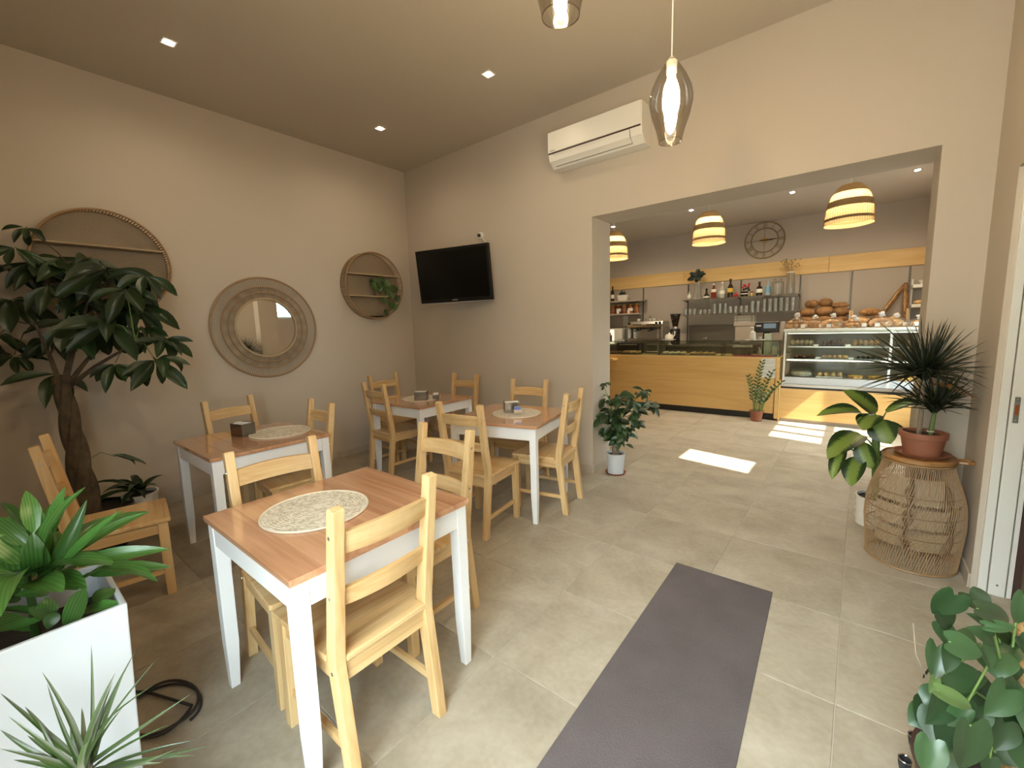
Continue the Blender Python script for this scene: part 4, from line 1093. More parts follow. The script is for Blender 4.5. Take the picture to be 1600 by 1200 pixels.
# --- trailing plant on the small round shelf
tp_ = thing('trailing_pothos', 'trailing green plant spilling from the round shelf near the corner', 'plant', (0.062, -0.545, 1.995-0.118))
obj('pot', MB().lathe([(0.001, 0), (0.035, 0), (0.042, 0.06), (0.038, 0.06), (0.036, 0.05), (0.001, 0.05)], 16), 'rattan_dark', tp_)
qm = [leaf_mesh('pothos_a', 'heart', 'leaf_pothos', 0.05, 0.3, 6), leaf_mesh('pothos_b', 'heart', 'leaf_pothos', 0.1, 0.3, 6)]
base = Vector((0.062, -0.545, 1.94))
PT = [(0.0, -0.06, 0.12), (0.03, 0.0, 0.15), (0.04, 0.05, 0.13), (0.03, -0.08, 0.08), (0.05, -0.02, 0.09), (0.05, 0.06, 0.07), (0.03, 0.12, 0.10), (0.05, 0.10, 0.04), (0.05, 0.0, 0.05), (0.04, -0.06, 0.04),
      (0.06, 0.17, 0.06), (0.06, 0.22, 0.05), (0.06, 0.13, -0.03), (0.06, 0.24, -0.06), (0.06, 0.04, -0.09), (0.065, 0.12, -0.14), (0.065, 0.20, -0.17), (0.065, 0.06, -0.24), (0.05, 0.08, 0.12), (0.03, -0.03, 0.13)]
for i, (dx, dy, dz) in enumerate(PT):
    b = base+Vector((dx, dy, dz))
    put_leaf(qm[i % 2], tp_, b, b+Vector((0.02+random.uniform(-0.01, 0.01), random.uniform(-0.04, 0.04), -0.075)), 0.07, Vector((1, -0.2, 0.4))+rv(0.3))
    if i >= 10: stem(tp_, [base+Vector((0.02, 0.02, 0.04)), base+Vector((0.07, dy*0.6, 0.05)), b], 0.0022, 'stem_green', 'vine', 4)
tag(obj('black_tray', MB().lathe([(0.001, 0), (0.11, 0), (0.12, 0.012), (0.11, 0.014), (0.001, 0.006)], 24, c=(0, 0, 0)), 'black_plastic', None, 0, (0.06, -0.60, 1.628)), 'small black dish lying at the bottom of the round shelf near the corner', 'dish')
bpy.data.objects['black_tray'].scale = (0.42, 1, 1)

# ================================================================== the bakery beyond the doorway
# --- ceiling spots and rattan pendants
for x, y, lab in ((2.531, 3.427, 'recessed bakery spot left of the middle rattan pendant'), (3.83, 3.479, 'recessed bakery spot between the middle and right rattan pendants'),
                  (5.071, 3.521, 'recessed bakery spot right of the right rattan pendant'), (1.171, 3.57, 'recessed bakery spot at the left edge of the doorway')):
    downlight(x, y, HS, lab, P_BSPOT, 'chrome', 'recessed bakery spots')
def rattan_pendant(x, y, zb, label, R=0.21, hh=0.40):
    t = thing('rattan_pendant_lamp', label, 'lamp', (x, y, zb), 0, 'rattan dome pendants')
    def pr(u): return R*(1.0-0.06*u-0.10*u*u-0.42*u**4)
    def band(nm, u0, u1, m, n=5): obj(nm, MB().lathe([(pr(u0+(u1-u0)*i/n), hh*(u0+(u1-u0)*i/n)) for i in range(n+1)], 32), m, t)
    band('lower_band', 0.0, 0.10, 'rattan_glow'); band('woven_ring', 0.10, 0.17, 'rattan_band'); band('open_band', 0.17, 0.42, 'rattan_glow')
    band('woven_ring', 0.42, 0.60, 'rattan_band'); band('open_band', 0.60, 0.80, 'rattan_glow')
    u0 = 0.80; obj('cap', MB().lathe([(pr(u0+(1-u0)*i/5), hh*(u0+(1-u0)*i/5)) for i in range(6)]+[(0.02, hh*1.01)], 32), 'rattan_band', t)
    mb = MB()
    for i in range(56):
        a = 2*PI*i/56
        mb.tube([((pr(u)+0.002)*math.cos(a), (pr(u)+0.002)*math.sin(a), hh*u) for u in (0.0, 0.2, 0.4, 0.6, 0.8)], 0.0022, 4, cap=False)
    obj('canes', mb, 'rattan', t, kind='stuff')
    obj('cord', MB().tube([(0, 0, hh), (0, 0, HS-zb)], 0.004, 6), 'white_plastic', t)
    obj('bulb', MB().ball((0, 0, hh*0.62), 0.035, 0.035, 0.045), 'bulb_small', t)
rattan_pendant(4.49, 2.3, 2.44, 'rattan dome pendant on the right, in front of the bread shelves', 0.215, 0.40)
rattan_pendant(3.09, 2.3, 2.44, 'rattan dome pendant left of the wall clock', 0.195, 0.38)
rattan_pendant(1.80, 2.3, 2.40, 'rattan dome pendant cut off by the left edge of the doorway', 0.195, 0.38)

# --- far wall: wood band, panels, slotted rails
for i, (a, b, lab) in enumerate(((XL2+0.02, 1.9, 'long pale wooden band board high on the bakery wall, left section above the espresso machine'), (1.902, 4.198, 'long pale wooden band board behind the bottle shelf, middle section'), (4.202, XS-0.02, 'long pale wooden band board above the bread shelves, right section'))):
    tag(obj('band_board', box(a, b, YB-0.036, YB-0.001, 2.205, 2.46), 'band_wood', None, 0.002), lab, 'board', 'wooden band boards')
bw = thing('wall_panelling', 'taupe wall panels with dark slotted rails behind the shelves', 'panelling', (0, YB, 0))
RX = [XL2+0.02, 1.085, 1.992, 2.92, 3.822, 4.504, 5.184, XS-0.02]
for a, b in zip(RX, RX[1:]):
    obj('panel', box(a+0.012, b-0.012, -0.02, -0.001, 0.9, 2.2), 'panel_taupe', bw, 0.002)
for x in RX[1:-1]:
    r = obj('slotted_rail', box(x-0.010, x+0.010, -0.028, -0.001, 0.9, 2.2), 'steel_dark', bw)
    mb = MB()
    for k in range(26): mb.box(x-0.004, x+0.004, -0.030, -0.028, 1.0+k*0.046, 1.028+k*0.046)
    obj('slots', mb, 'black_plastic', r, kind='stuff')
# clock
ck = thing('wall_clock', 'round openwork metal clock with roman numerals on the bakery wall', 'clock', (3.26, YB-0.02, 2.848))
obj('outer_ring', MB().ring(0.305, 0.011, 'xz', n=64), 'clock_metal', ck); obj('inner_ring', MB().ring(0.205, 0.010, 'xz', n=56), 'clock_metal', ck)
NUM = ['XII', 'I', 'II', 'III', 'IIII', 'V', 'VI', 'VII', 'VIII', 'IX', 'X', 'XI']
for k, s in enumerate(NUM):
    a = PI/2-k*PI/6; M = Matrix.Rotation(-(a-PI/2), 4, 'Y') if False else Matrix.Rotation(k*PI/6, 4, 'Y')
    wd = {'I': 0.016, 'V': 0.034, 'X': 0.036}; tot = sum(wd[c] for c in s); x = -tot/2; mb = MB()
    for c in s:
        xa, xb = x, x+wd[c]; xm = (xa+xb)/2; x = xb
        B_ = {'I': [((xm, 0.205), (xm, 0.300))], 'V': [((xa+0.004, 0.300), (xm, 0.205)), ((xb-0.004, 0.300), (xm, 0.205))], 'X': [((xa+0.004, 0.300), (xb-0.004, 0.205)), ((xb-0.004, 0.300), (xa+0.004, 0.205))]}[c]
        for (p, q) in B_: mb.tube([(p[0], 0, p[1]), (q[0], 0, q[1])], 0.0055, 4, M=M)
    obj('numeral', mb, 'clock_metal', ck)
for k in range(4):
    a = k*PI/2; obj('spoke', MB().tube([(0.04*math.cos(a), 0, 0.04*math.sin(a)), (0.2*math.cos(a), 0, 0.2*math.sin(a))], 0.005, 5), 'clock_metal', ck)
obj('hub', MB().lathe([(0.045, -0.01), (0.045, 0.012), (0.001, 0.014)], 24, M=Matrix.Rotation(PI/2, 4, 'X'), cap0=True), 'gold', ck)
obj('minute_hand', MB().hexa([(-0.07, -0.020, -0.008), (0.185, -0.020, -0.003), (0.185, -0.017, -0.003), (-0.07, -0.017, -0.008)], [(-0.07, -0.020, 0.008), (0.185, -0.020, 0.005), (0.185, -0.017, 0.005), (-0.07, -0.017, 0.008)]), 'black_plastic', ck)
obj('hour_hand', MB().hexa([(-0.05, -0.024, -0.010), (0.13, -0.024, -0.016), (0.13, -0.021, -0.016), (-0.05, -0.021, -0.010)], [(-0.05, -0.024, 0.004), (0.13, -0.024, -0.002), (0.13, -0.021, -0.002), (-0.05, -0.021, 0.004)]), 'black_plastic', ck)

# --- serving counter
X0, X1, YC, YC2 = 0.2, 3.79, 3.5, 4.15
ct = thing('serving_counter', 'long pale wooden serving counter with a glass screen on top', 'counter', (0, YC, 0))
obj('front_panel', box(X0, 3.735, 0.0, 0.03, 0.10, 0.905), 'counter_wood', ct, 0.002)
obj('end_panel', box(3.745, X1, -0.012, 0.64, 0.03, 0.905), 'counter_wood', ct, 0.002)
obj('plinth', box(X0, 3.74, 0.06, 0.6, 0.0, 0.10), 'black_plastic', ct)
obj('worktop', box(X0, X1, 0.0, 0.65, 0.906, 0.925), 'band_wood', ct, 0.002)
obj('inner_wall', box(X0, 3.735, 0.62, 0.645, 0.10, 0.905), 'counter_wood', ct)
gs = obj('glass_screen', box(X0, X1-0.02, 0.006, 0.012, 0.926, 1.155), 'counter_glass', ct)
obj('glass_edge', box(X0, X1-0.02, 0.004, 0.014, 1.155, 1.163), 'black_plastic', gs)
obj('glass_shelf', box(X0, X1-0.02, 0.014, 0.33, 1.153, 1.160), 'counter_glass', ct)
for x in (0.9, 2.02, 3.0, X1-0.025): obj('glass_divider', box(x, x+0.006, 0.016, 0.33, 0.926, 1.152), 'counter_glass', ct)
obj('divider_frame', box(2.012, 2.032, 0.015, 0.03, 0.926, 1.152), 'steel', ct)
obj('side_ledge', box(0.95, 1.30, -0.19, -0.002, 0.83, 0.865), 'band_wood', ct, 0.003)
t = thing('paper_notice', 'printed white paper notice taped to the right end of the counter front', 'notice', (3.655, YC-0.004, 0.765))
obj('sheet', box(-0.1, 0.1, 0.0, 0.0012, -0.14, 0.14), 'paper', t)
mb = MB()
for k in range(11):
    if k in (3, 7): continue
    mb.box(-0.08, 0.08-0.03*((k*7) % 3)/3, -0.0006, -0.0001, 0.105-k*0.021, 0.109-k*0.021)
obj('printed_lines', mb, 'paper_ink', t, kind='stuff')

# things on the worktop behind the screen
ZC = 0.9255
def tray_of(name, x, y, z, w, d, label, cat, tray_m, item_m, nx, ny, hh, group=None):
    t = thing(name, label, cat, (x, y, z), 0, group)
    mb = MB(); mb.box(-w, w, -d, d, 0, 0.006); mb.box(-w, w, -d, -d+0.006, 0.006, 0.02); mb.box(-w, w, d-0.006, d, 0.006, 0.02); mb.box(-w, -w+0.006, -d+0.006, d-0.006, 0.006, 0.02); mb.box(w-0.006, w, -d+0.006, d-0.006, 0.006, 0.02)
    obj('tray', mb, tray_m, t)
    for i in range(nx):
        for j in range(ny):
            px, py = -w+2*w*(i+0.5)/nx, -d+2*d*(j+0.5)/ny; sx, sy = w/nx*0.85, d/ny*0.85
            obj('pastry', MB().ball((px, py, 0.006+hh*0.5), sx, sy, hh*random.uniform(0.45, 0.6), 10, 6), item_m, t)
    return t
tray_of('pastry_tray', 1.12, YC+0.16, ZC, 0.16, 0.11, 'tray of brown pastries at the left end of the counter', 'pastry tray', 'steel_dark', 'pastry_dark', 4, 2, 0.05)
tray_of('pastry_tray', 1.50, YC+0.14, ZC, 0.17, 0.10, 'tray of golden pastries in the counter, left of the glass divider frame', 'pastry tray', 'steel_dark', 'pastry', 4, 2, 0.06)
tray_of('pastry_tray', 2.25, YC+0.15, ZC, 0.19, 0.11, 'wide tray of flat pale pastries right of the glass divider frame', 'pastry tray', 'steel', 'cream_cake', 4, 2, 0.05)
tray_of('pastry_tray', 2.70, YC+0.15, ZC, 0.19, 0.11, 'tray of flat golden bakes in the middle of the counter', 'pastry tray', 'steel', 'pastry', 4, 2, 0.05)
t = thing('steel_warmer', 'steel warmer box with a pale frame inside the counter glass', 'warmer', (1.80, YC+0.45, ZC))
mb = MB(); mb.box(-0.17, 0.17, -0.07, -0.062, 0, 0.03); mb.box(-0.17, 0.17, -0.07, -0.062, 0.17, 0.205); mb.box(-0.17, -0.13, -0.07, -0.062, 0.03, 0.17); mb.box(0.13, 0.17, -0.07, -0.062, 0.03, 0.17); mb.box(-0.17, 0.17, -0.062, 0.08, 0.0, 0.205)
obj('body', mb, 'steel_dark', t, 0.003); obj('door_frame', MB().tube([(-0.12, -0.074, 0.035), (0.12, -0.074, 0.035), (0.12, -0.074, 0.165), (-0.12, -0.074, 0.165)], 0.006, 5, closed=True), 'steel', t)
t = thing('dark_oven', 'low black box oven inside the counter glass, left of the steel warmer', 'oven', (1.34, YC+0.45, ZC))
obj('body', box(-0.24, 0.24, -0.08, 0.10, 0, 0.195), 'black_plastic', t, 0.006); obj('door', box(-0.2, 0.2, -0.09, -0.081, 0.02, 0.17), 'screen_black', t, 0.003); obj('handle', MB().tube([(-0.17, -0.105, 0.16), (0.17, -0.105, 0.16)], 0.007, 6), 'steel', t)
t = thing('receipt_printer', 'grey and white receipt printer on the counter', 'printer', (3.22, YC+0.43, ZC))
obj('body', box(-0.13, 0.13, -0.1, 0.12, 0, 0.12), 'steel_dark', t, 0.008); obj('lid', box(-0.125, 0.125, -0.095, 0.1, 0.1205, 0.15), 'white_plastic', t, 0.006); obj('paper_slot', box(-0.09, 0.09, -0.101, -0.096, 0.11, 0.119), 'black_plastic', t); obj('top_tray', box(-0.13, 0.12, -0.08, 0.1, 0.205, 0.222), 'white_plastic', t, 0.004); obj('support', box(-0.05, 0.05, 0.05, 0.09, 0.15, 0.205), 'grey_plastic', t)
def lathe_thing(name, label, cat, loc, prof, m, group=None, seg=16):
    t = thing(name, label, cat, loc, 0, group); obj('body', MB().lathe(prof, seg), m, t); return t
GZ = YC+0.17
t = lathe_thing('soap_dispenser', 'white pump soap bottle standing on the counter glass shelf', 'soap bottle', (3.40, GZ, 1.1605), [(0.001, 0), (0.045, 0.0), (0.047, 0.01), (0.035, 0.13), (0.014, 0.14), (0.013, 0.15)], 'ceramic')
obj('pump', MB().tube([(0, 0, 0.148), (0, 0, 0.195), (-0.03, -0.02, 0.198)], 0.009, 8), 'ceramic', t)
t = lathe_thing('small_spray_bottle', 'small white spray bottle standing behind the counter glass', 'spray bottle', (3.47, GZ+0.2, ZC), [(0.001, 0), (0.028, 0), (0.03, 0.07), (0.012, 0.085), (0.010, 0.11), (0.001, 0.115)], 'ceramic')
obj('nozzle', MB().tube([(0, 0, 0.11), (-0.02, -0.01, 0.115)], 0.006, 6), 'ceramic', t)
t = lathe_thing('paper_towel_roll', 'tall pale green roll standing behind the counter glass', 'paper roll', (3.565, GZ+0.25, ZC), [(0.001, 0), (0.05, 0), (0.05, 0.33), (0.018, 0.332), (0.016, 0.30)], 'mint')
t = lathe_thing('espresso_cup', 'small white cup beside the soap bottle on the counter', 'cup', (3.50, GZ, 1.1605), [(0.001, 0.0), (0.018, 0.0), (0.022, 0.055), (0.02, 0.055), (0.016, 0.006), (0.001, 0.005)], 'ceramic')
tag(obj('serving_dish', box(-0.13, 0.13, -0.05, 0.05, 0, 0.012), 'ceramic', None, 0.004, (3.42, GZ+0.11, 1.1605)), 'flat white dish on the glass shelf behind the soap bottle', 'dish')
tag(obj('pink_cloth', MB().prism([(-0.28, -0.06), (0.0, -0.09), (0.26, -0.07), (0.27, 0.08), (0.05, 0.07), (-0.27, 0.09)], 2, 0, 0.012), 'pink_cloth', None, 0.004, (3.44, YC+0.12, ZC)), 'pink cloth folded on the counter behind the glass', 'cloth')
t = lathe_thing('sanitizer_bottle', 'pale blue white bottle at the right end of the counter', 'bottle', (3.70, GZ-0.02, ZC), [(0.001, 0), (0.032, 0), (0.034, 0.17), (0.014, 0.2), (0.012, 0.225), (0.001, 0.23)], 'bottle_blue')
obj('label', MB().lathe([(0.0352, 0.03), (0.0352, 0.15)], 16), 'label_white', t)
# till
t = thing('cash_register', 'dark cash register screen turned away on the counter', 'cash register', (3.49, 4.3, 0))
obj('stand', box(-0.05, 0.05, -0.03, 0.05, 0.0, 1.27), 'black_plastic', t, 0.01)
obj('screen_body', box(-0.165, 0.165, -0.05, -0.005, 1.265, 1.425), 'black_plastic', t, 0.008)
obj('customer_screen', box(-0.04, 0.13, -0.054, -0.0505, 1.33, 1.405), 'register_screen', t)
obj('badge', box(-0.145, -0.075, -0.053, -0.0505, 1.36, 1.385), 'silver_print', t)
obj('top_edge', box(-0.165, 0.165, -0.052, -0.003, 1.426, 1.434), 'grey_plastic', t)
tag(obj('side_screen', box(0, 0.045, -0.10, 0.10, 0.926, 1.43), 'panel_taupe', None, 0.003, (3.72, 4.0, 0)), 'narrow grey upright panel between the till and the display case', 'panel')

# --- back counter and machines
t = thing('back_counter', 'dark steel back counter under the bottle shelves', 'counter', (0, 4.58, 0))
obj('body', box(XL2+0.05, 3.3, 0.03, 0.58, 0.0, 1.01), 'steel_dark', t); obj('worktop', box(XL2+0.05, 3.3, 0.0, 0.585, 1.011, 1.045), 'steel_dark', t, 0.003)
BZ = 1.0455
t = thing('espresso_machine', 'two group steel espresso machine on the back counter', 'coffee machine', (1.33, 4.83, BZ))
obj('base', box(-0.33, 0.33, -0.22, 0.22, 0.03, 0.10), 'steel', t, 0.006); obj('back_body', box(-0.32, 0.32, 0.0, 0.21, 0.10, 0.36), 'steel_dark', t, 0.006)
obj('splash_panel', box(-0.30, 0.30, -0.012, -0.001, 0.12, 0.30), 'steel', t)
obj('head', MB().prism([(-0.18, 0.345), (0.2, 0.345), (0.2, 0.46), (-0.16, 0.46), (-0.20, 0.40)], 0, -0.36, 0.36), 'steel', t, 0.006)
obj('drip_tray', box(-0.31, 0.31, -0.24, -0.02, 0.101, 0.13), 'steel', t, 0.003)
for sx in (-1, 1):
    obj('side_panel', box(sx*0.345-0.015, sx*0.345+0.015, -0.2, 0.21, 0.10, 0.344), 'steel', t, 0.004)
    obj('foot', MB().lathe([(0.02, 0), (0.025, 0.03)], 10, c=(sx*0.28, 0, 0), cap0=True), 'black_plastic', t)
for x in (-0.15, 0.13):
    g = obj('brew_group', MB().lathe([(0.04, 0.28), (0.045, 0.30), (0.045, 0.345)], 14, c=(x, -0.10, 0), cap0=True), 'black_plastic', t)
    obj('portafilter_handle', MB().tube([(x, -0.12, 0.285), (x-0.04, -0.24, 0.27)], 0.011, 7), 'black_plastic', g)
    mb = MB()
    for k in range(5): mb.box(x-0.08+k*0.034, x-0.056+k*0.034, -0.200, -0.190, 0.385, 0.41)
    obj('buttons', mb, 'black_plastic', g)
for x in (-0.31, 0.24, 0.31): obj('steam_knob', MB().lathe([(0.024, 0), (0.024, 0.03), (0.001, 0.032)], 12, M=Matrix.Translation((x, -0.185, 0.425)) @ Matrix.Rotation(PI/2, 4, 'X')), 'black_plastic', t)
for x in (-0.30, 0.27): obj('steam_wand', MB().tube([(x, -0.15, 0.345), (x, -0.20, 0.25), (x+0.01, -0.21, 0.15)], 0.006, 6), 'chrome', t)
for i, (dx, dy, st_) in enumerate(((-0.2, 0.0, 0), (-0.02, -0.02, 0), (0.05, 0.0, 0), (0.05, 0.0, 1), (0.12, -0.02, 0), (0.19, 0.0, 0), (-0.06, 0.08, 0), (0.0, 0.1, 0))):
    t = thing('cup_on_machine', 'small pale cup on top of the espresso machine, %s' % ('left of the others', 'front row left of centre', 'centre of the front row', 'stacked on another cup', 'front row right of centre', 'right end', 'back row left', 'back row right')[i], 'cup', (1.33+dx, 4.83+dy, BZ+0.4605+0.056*st_), 0, 'cups on the espresso machine')
    obj('body', MB().lathe([(0.001, 0), (0.02, 0), (0.032, 0.055), (0.029, 0.055), (0.018, 0.006), (0.001, 0.005)], 14), 'tumbler_glass' if i % 2 else 'ceramic', t)
    obj('handle', MB().tube([(0.027, 0, 0.045), (0.045, 0, 0.035), (0.022, 0, 0.015)], 0.004, 5), 'ceramic', t)
t = thing('coffee_grinder', 'black coffee grinder with a bean hopper right of the espresso machine', 'coffee grinder', (1.86, 4.85, BZ))
obj('body', box(-0.07, 0.07, -0.08, 0.10, 0, 0.30), 'black_plastic', t, 0.012); obj('neck', MB().lathe([(0.05, 0.30), (0.045, 0.34)], 14), 'steel', t)
obj('hopper', MB().lathe([(0.045, 0.34), (0.055, 0.38), (0.088, 0.55), (0.088, 0.565)], 20), 'bottle_dark', t); obj('lid', MB().lathe([(0.10, 0.566), (0.10, 0.585), (0.001, 0.59)], 20, cap0=True), 'black_plastic', t)
obj('chute', MB().tube([(0, -0.08, 0.26), (0, -0.13, 0.22)], 0.025, 8), 'chrome', t); obj('switch', MB().tube([(0.06, -0.07, 0.1), (0.1, -0.1, 0.1)], 0.016, 8), 'black_plastic', t)
t = thing('white_teapot', 'round white sugar pot on a plate in front of the coffee grinder', 'pot', (1.83, 4.62, 1.0455))
obj('plate', MB().lathe([(0.001, 0.085), (0.05, 0.085), (0.125, 0.10), (0.122, 0.105), (0.05, 0.092), (0.001, 0.092)], 24), 'ceramic', t)
obj('stand', MB().lathe([(0.06, 0), (0.03, 0.03), (0.03, 0.085)], 16, cap0=True), 'ceramic', t)
obj('bowl', MB().lathe([(0.035, 0.093), (0.075, 0.12), (0.08, 0.16), (0.06, 0.20), (0.001, 0.205)], 20), 'ceramic', t); obj('lid_knob', MB().ball((0, 0, 0.215), 0.02, 0.02, 0.018), 'ceramic', t); obj('spout', MB().tube([(0.06, 0, 0.14), (0.1, 0, 0.19), (0.105, 0, 0.26)], 0.012, 7), 'ceramic', t)
for i, (x, lab) in enumerate(((0.815, 'steel milk jug left of the espresso machine, behind the counter glass'), (0.895, 'steel milk jug closest to the espresso machine'))):
    t = thing('milk_jug', lab, 'jug', (x, 4.63, BZ)); obj('body', MB().lathe([(0.001, 0), (0.038, 0), (0.036, 0.06), (0.028, 0.10), (0.03, 0.115), (0.027, 0.115), (0.024, 0.1)], 16), 'chrome', t); obj('handle', MB().tube([(0.03, 0, 0.10), (0.065, 0, 0.09), (0.06, 0, 0.04), (0.036, 0, 0.03)], 0.005, 6), 'chrome', t)
t = thing('counter_oven', 'white lit oven at the left end of the back counter', 'oven', (0.66, 4.80, BZ))
obj('body', box(-0.22, 0.19, -0.15, 0.2, 0, 0.33), 'white_plastic', t, 0.008); obj('lit_door', box(-0.20, 0.02, -0.158, -0.151, 0.02, 0.31), 'oven_glow', t, 0.003); obj('rack', box(-0.16, -0.02, -0.163, -0.159, 0.06, 0.2), 'steel_dark', t); obj('bun', MB().ball((-0.09, -0.165, 0.225), 0.05, 0.01, 0.03), 'bread_crust', t)
t = thing('steel_backsplash', 'dark steel splash panel under the bottle shelves', 'splash panel', (2.47, YB-0.045, 1.046)); obj('plate', box(-0.44, 0.44, -0.004, 0.012, 0, 0.36), 'steel_dark', t, 0.002); obj('top_trim', box(-0.44, 0.44, -0.012, 0.012, 0.361, 0.37), 'steel', t)
t = thing('bar_tap', 'slim white bar tap on the back counter', 'tap', (2.45, 4.72, BZ)); obj('spout', MB().tube([(0, 0, 0.0), (0, 0, 0.10), (-0.015, -0.04, 0.125), (-0.02, -0.07, 0.10)], 0.008, 7), 'chrome', t); obj('base', MB().lathe([(0.022, 0), (0.02, 0.012)], 12, cap1=True), 'chrome', t); obj('lever', MB().tube([(0, 0, 0.11), (0.03, 0, 0.135)], 0.005, 5), 'ceramic', t)
t = thing('price_board', 'small board with three rows of white lettering strips under the glass shelf', 'price board', (3.035, 5.0, 1.37))
obj('board', box(-0.18, 0.18, 0, 0.012, 0, 0.19), 'panel_taupe', t, 0.002); obj('leg', box(-0.15, 0.15, 0.012, 0.022, -0.28, 0.0), 'panel_taupe', t)
for k in range(3):
    z = 0.065+k*0.042
    obj('text_row', box(-0.115, 0.10, -0.003, -0.0002, z, z+0.030), 'label_white', t)
    for x0, x1 in ((-0.16, -0.135), (0.125, 0.15)): obj('number_tile', box(x0, x1, -0.003, -0.0002, z, z+0.030), 'label_white', t)
    mb = MB()
    for j in range(15):
        if j not in (5, 9): mb.box(-0.105+j*0.0135, -0.105+j*0.0135+0.0065, -0.0036, -0.0031, z+0.010, z+0.019)
    obj('lettering', mb, 'red_gloss' if k == 2 else 'dark_print', t)

# --- shelves on the far wall
def glass_shelf(z, label):
    t = thing('glass_shelf', label, 'shelf', (2.915, 5.0, z)); obj('plate', box(-0.945, 0.945, -0.13, 0.15, -0.010, 0), 'counter_glass', t); obj('front_edge', box(-0.945, 0.945, -0.134, -0.130, -0.012, 0.0), 'steel_dark', t)
    for x in RX[2:5]: obj('bracket', MB().prism([(0.165, -0.012), (-0.10, -0.012), (0.165, -0.05)], 0, x-2.915-0.004, x-2.915+0.004), 'steel_dark', t)
glass_shelf(1.885, 'upper glass shelf carrying the bottles and vases'); glass_shelf(1.605, 'lower glass shelf carrying the drinking glasses')
ZU, ZL = 1.8853, 1.6053
def bottle(x, h, r, m, label, lab_m=None, cap=None, y=4.97, neck=0.35, lz=(0.2, 0.55)):
    t = thing('bottle', label, 'bottle', (x, y, ZU))
    obj('body', MB().lathe([(0.001, 0), (r, 0.0), (r, h*(1-neck)*0.85), (r*0.75, h*(1-neck)), (r*0.36, h*(1-neck*0.75)), (r*0.34, h*0.93), (r*0.4, h*0.95)], 16), m, t)
    obj('cap', MB().lathe([(r*0.42, h*0.9), (r*0.42, h), (0.001, h+0.002)], 12), cap or m, t)
    if lab_m: obj('label', MB().lathe([(r+0.0012, h*lz[0]), (r+0.0012, h*lz[1])], 16), lab_m, t)
bottle(2.075, 0.17, 0.035, 'bottle_clear', 'small gold and clear bottle at the left end of the upper glass shelf', 'label_white', 'gold')
bottle(2.385, 0.19, 0.052, 'bottle_dark', 'squat dark liqueur bottle right of the vase with dark leaves', 'label_white', lz=(0.1, 0.25), neck=0.6)
bottle(2.506, 0.27, 0.042, 'bottle_red', 'tall red bottle with a white upper label on the upper glass shelf', 'label_white', 'ceramic', lz=(0.42, 0.62))
bottle(2.652, 0.29, 0.047, 'bottle_clear', 'clear spirit bottle left of the yellow labelled bottle', 'label_white', 'ceramic', lz=(0.25, 0.45))
bottle(2.787, 0.33, 0.046, 'bottle_dark', 'dark bottle with a bright yellow label on the upper glass shelf', 'label_yellow', 'black_plastic', lz=(0.28, 0.5))
bottle(3.25, 0.24, 0.05, 'bottle_dark', 'dark bottle with a round white label on the right of the upper glass shelf', 'label_white', lz=(0.22, 0.48), neck=0.38)
bottle(3.377, 0.24, 0.043, 'bottle_blue', 'pale blue bottle beside the big glass jar', 'label_blue', lz=(0.2, 0.6))
t = thing('red_pear_ornament', 'small red pear-shaped ornament right of the yellow labelled bottle', 'ornament', (2.886, 4.96, ZU)); obj('body', MB().lathe([(0.001, 0), (0.03, 0.005), (0.037, 0.03), (0.022, 0.06), (0.008, 0.08), (0.001, 0.085)], 16), 'red_gloss', t); obj('stalk', MB().tube([(0, 0, 0.08), (0.006, 0, 0.1)], 0.003, 5), 'bark', t)
t = thing('flower_pot_ornament', 'dark decorated pot with red flowers on the upper glass shelf', 'ornament', (3.02, 4.96, ZU)); obj('pot', MB().lathe([(0.001, 0), (0.05, 0), (0.065, 0.05), (0.055, 0.09), (0.05, 0.09), (0.048, 0.07), (0.001, 0.07)], 18), 'bottle_dark', t)
for k in range(9): obj('flower', MB().ball((0.05*math.cos(k*2.4)+0.02, 0.03*math.sin(k*2.4), 0.11+0.018*k*0.7), 0.022, 0.02, 0.02, 8, 5), 'red_gloss' if k > 3 else 'leaf_magnolia', t)
obj('band', MB().lathe([(0.0665, 0.04), (0.0665, 0.055)], 18), 'ceramic', t)
t = thing('small_gold_jar', 'small golden jar between the flower ornament and the white-label bottle', 'jar', (3.135, 4.96, ZU)); obj('body', MB().lathe([(0.001, 0), (0.026, 0), (0.03, 0.03), (0.02, 0.055), (0.02, 0.065)], 14), 'gold', t); obj('lid', MB().lathe([(0.022, 0.065), (0.022, 0.08), (0.001, 0.082)], 14), 'bottle_red', t)
t = thing('glass_jar', 'wide clear glass jar at the right end of the upper glass shelf', 'jar', (3.60+0.13, 5.03, ZU)); 
t.location = (3.52, 4.97, ZU); obj('body', MB().lathe([(0.001, 0), (0.085, 0), (0.09, 0.02), (0.09, 0.2), (0.055, 0.235), (0.06, 0.255)], 24), 'tumbler_glass', t); obj('rim', MB().ring(0.06, 0.006, c=(0, 0, 0.255), n=28), 'tumbler_glass', t)
t = thing('tall_jar_with_dried_flowers', 'tall clear jar holding pale dried flowers in front of the wooden band', 'vase', (3.70, 4.92, ZU)); t.location = (3.705, 4.97, ZU)
obj('body', MB().lathe([(0.001, 0), (0.06, 0), (0.062, 0.02), (0.055, 0.30), (0.058, 0.35)], 20), 'tumbler_glass', t); obj('rim', MB().ring(0.06, 0.008, c=(0, 0, 0.35), n=28), 'ceramic', t)
mb = MB()
for k in range(46):
    a = random.uniform(0, 6.28); s_ = random.uniform(0.3, 1); p = (0.16*s_*math.cos(a), 0.07*s_*math.sin(a), 0.42+random.uniform(0, 0.16)); mb.tube([(0, 0, 0.05), (p[0]*0.3, p[1]*0.3, 0.33), p], 0.0012, 3); mb.ball(p, 0.012, 0.012, 0.009, 5, 4)
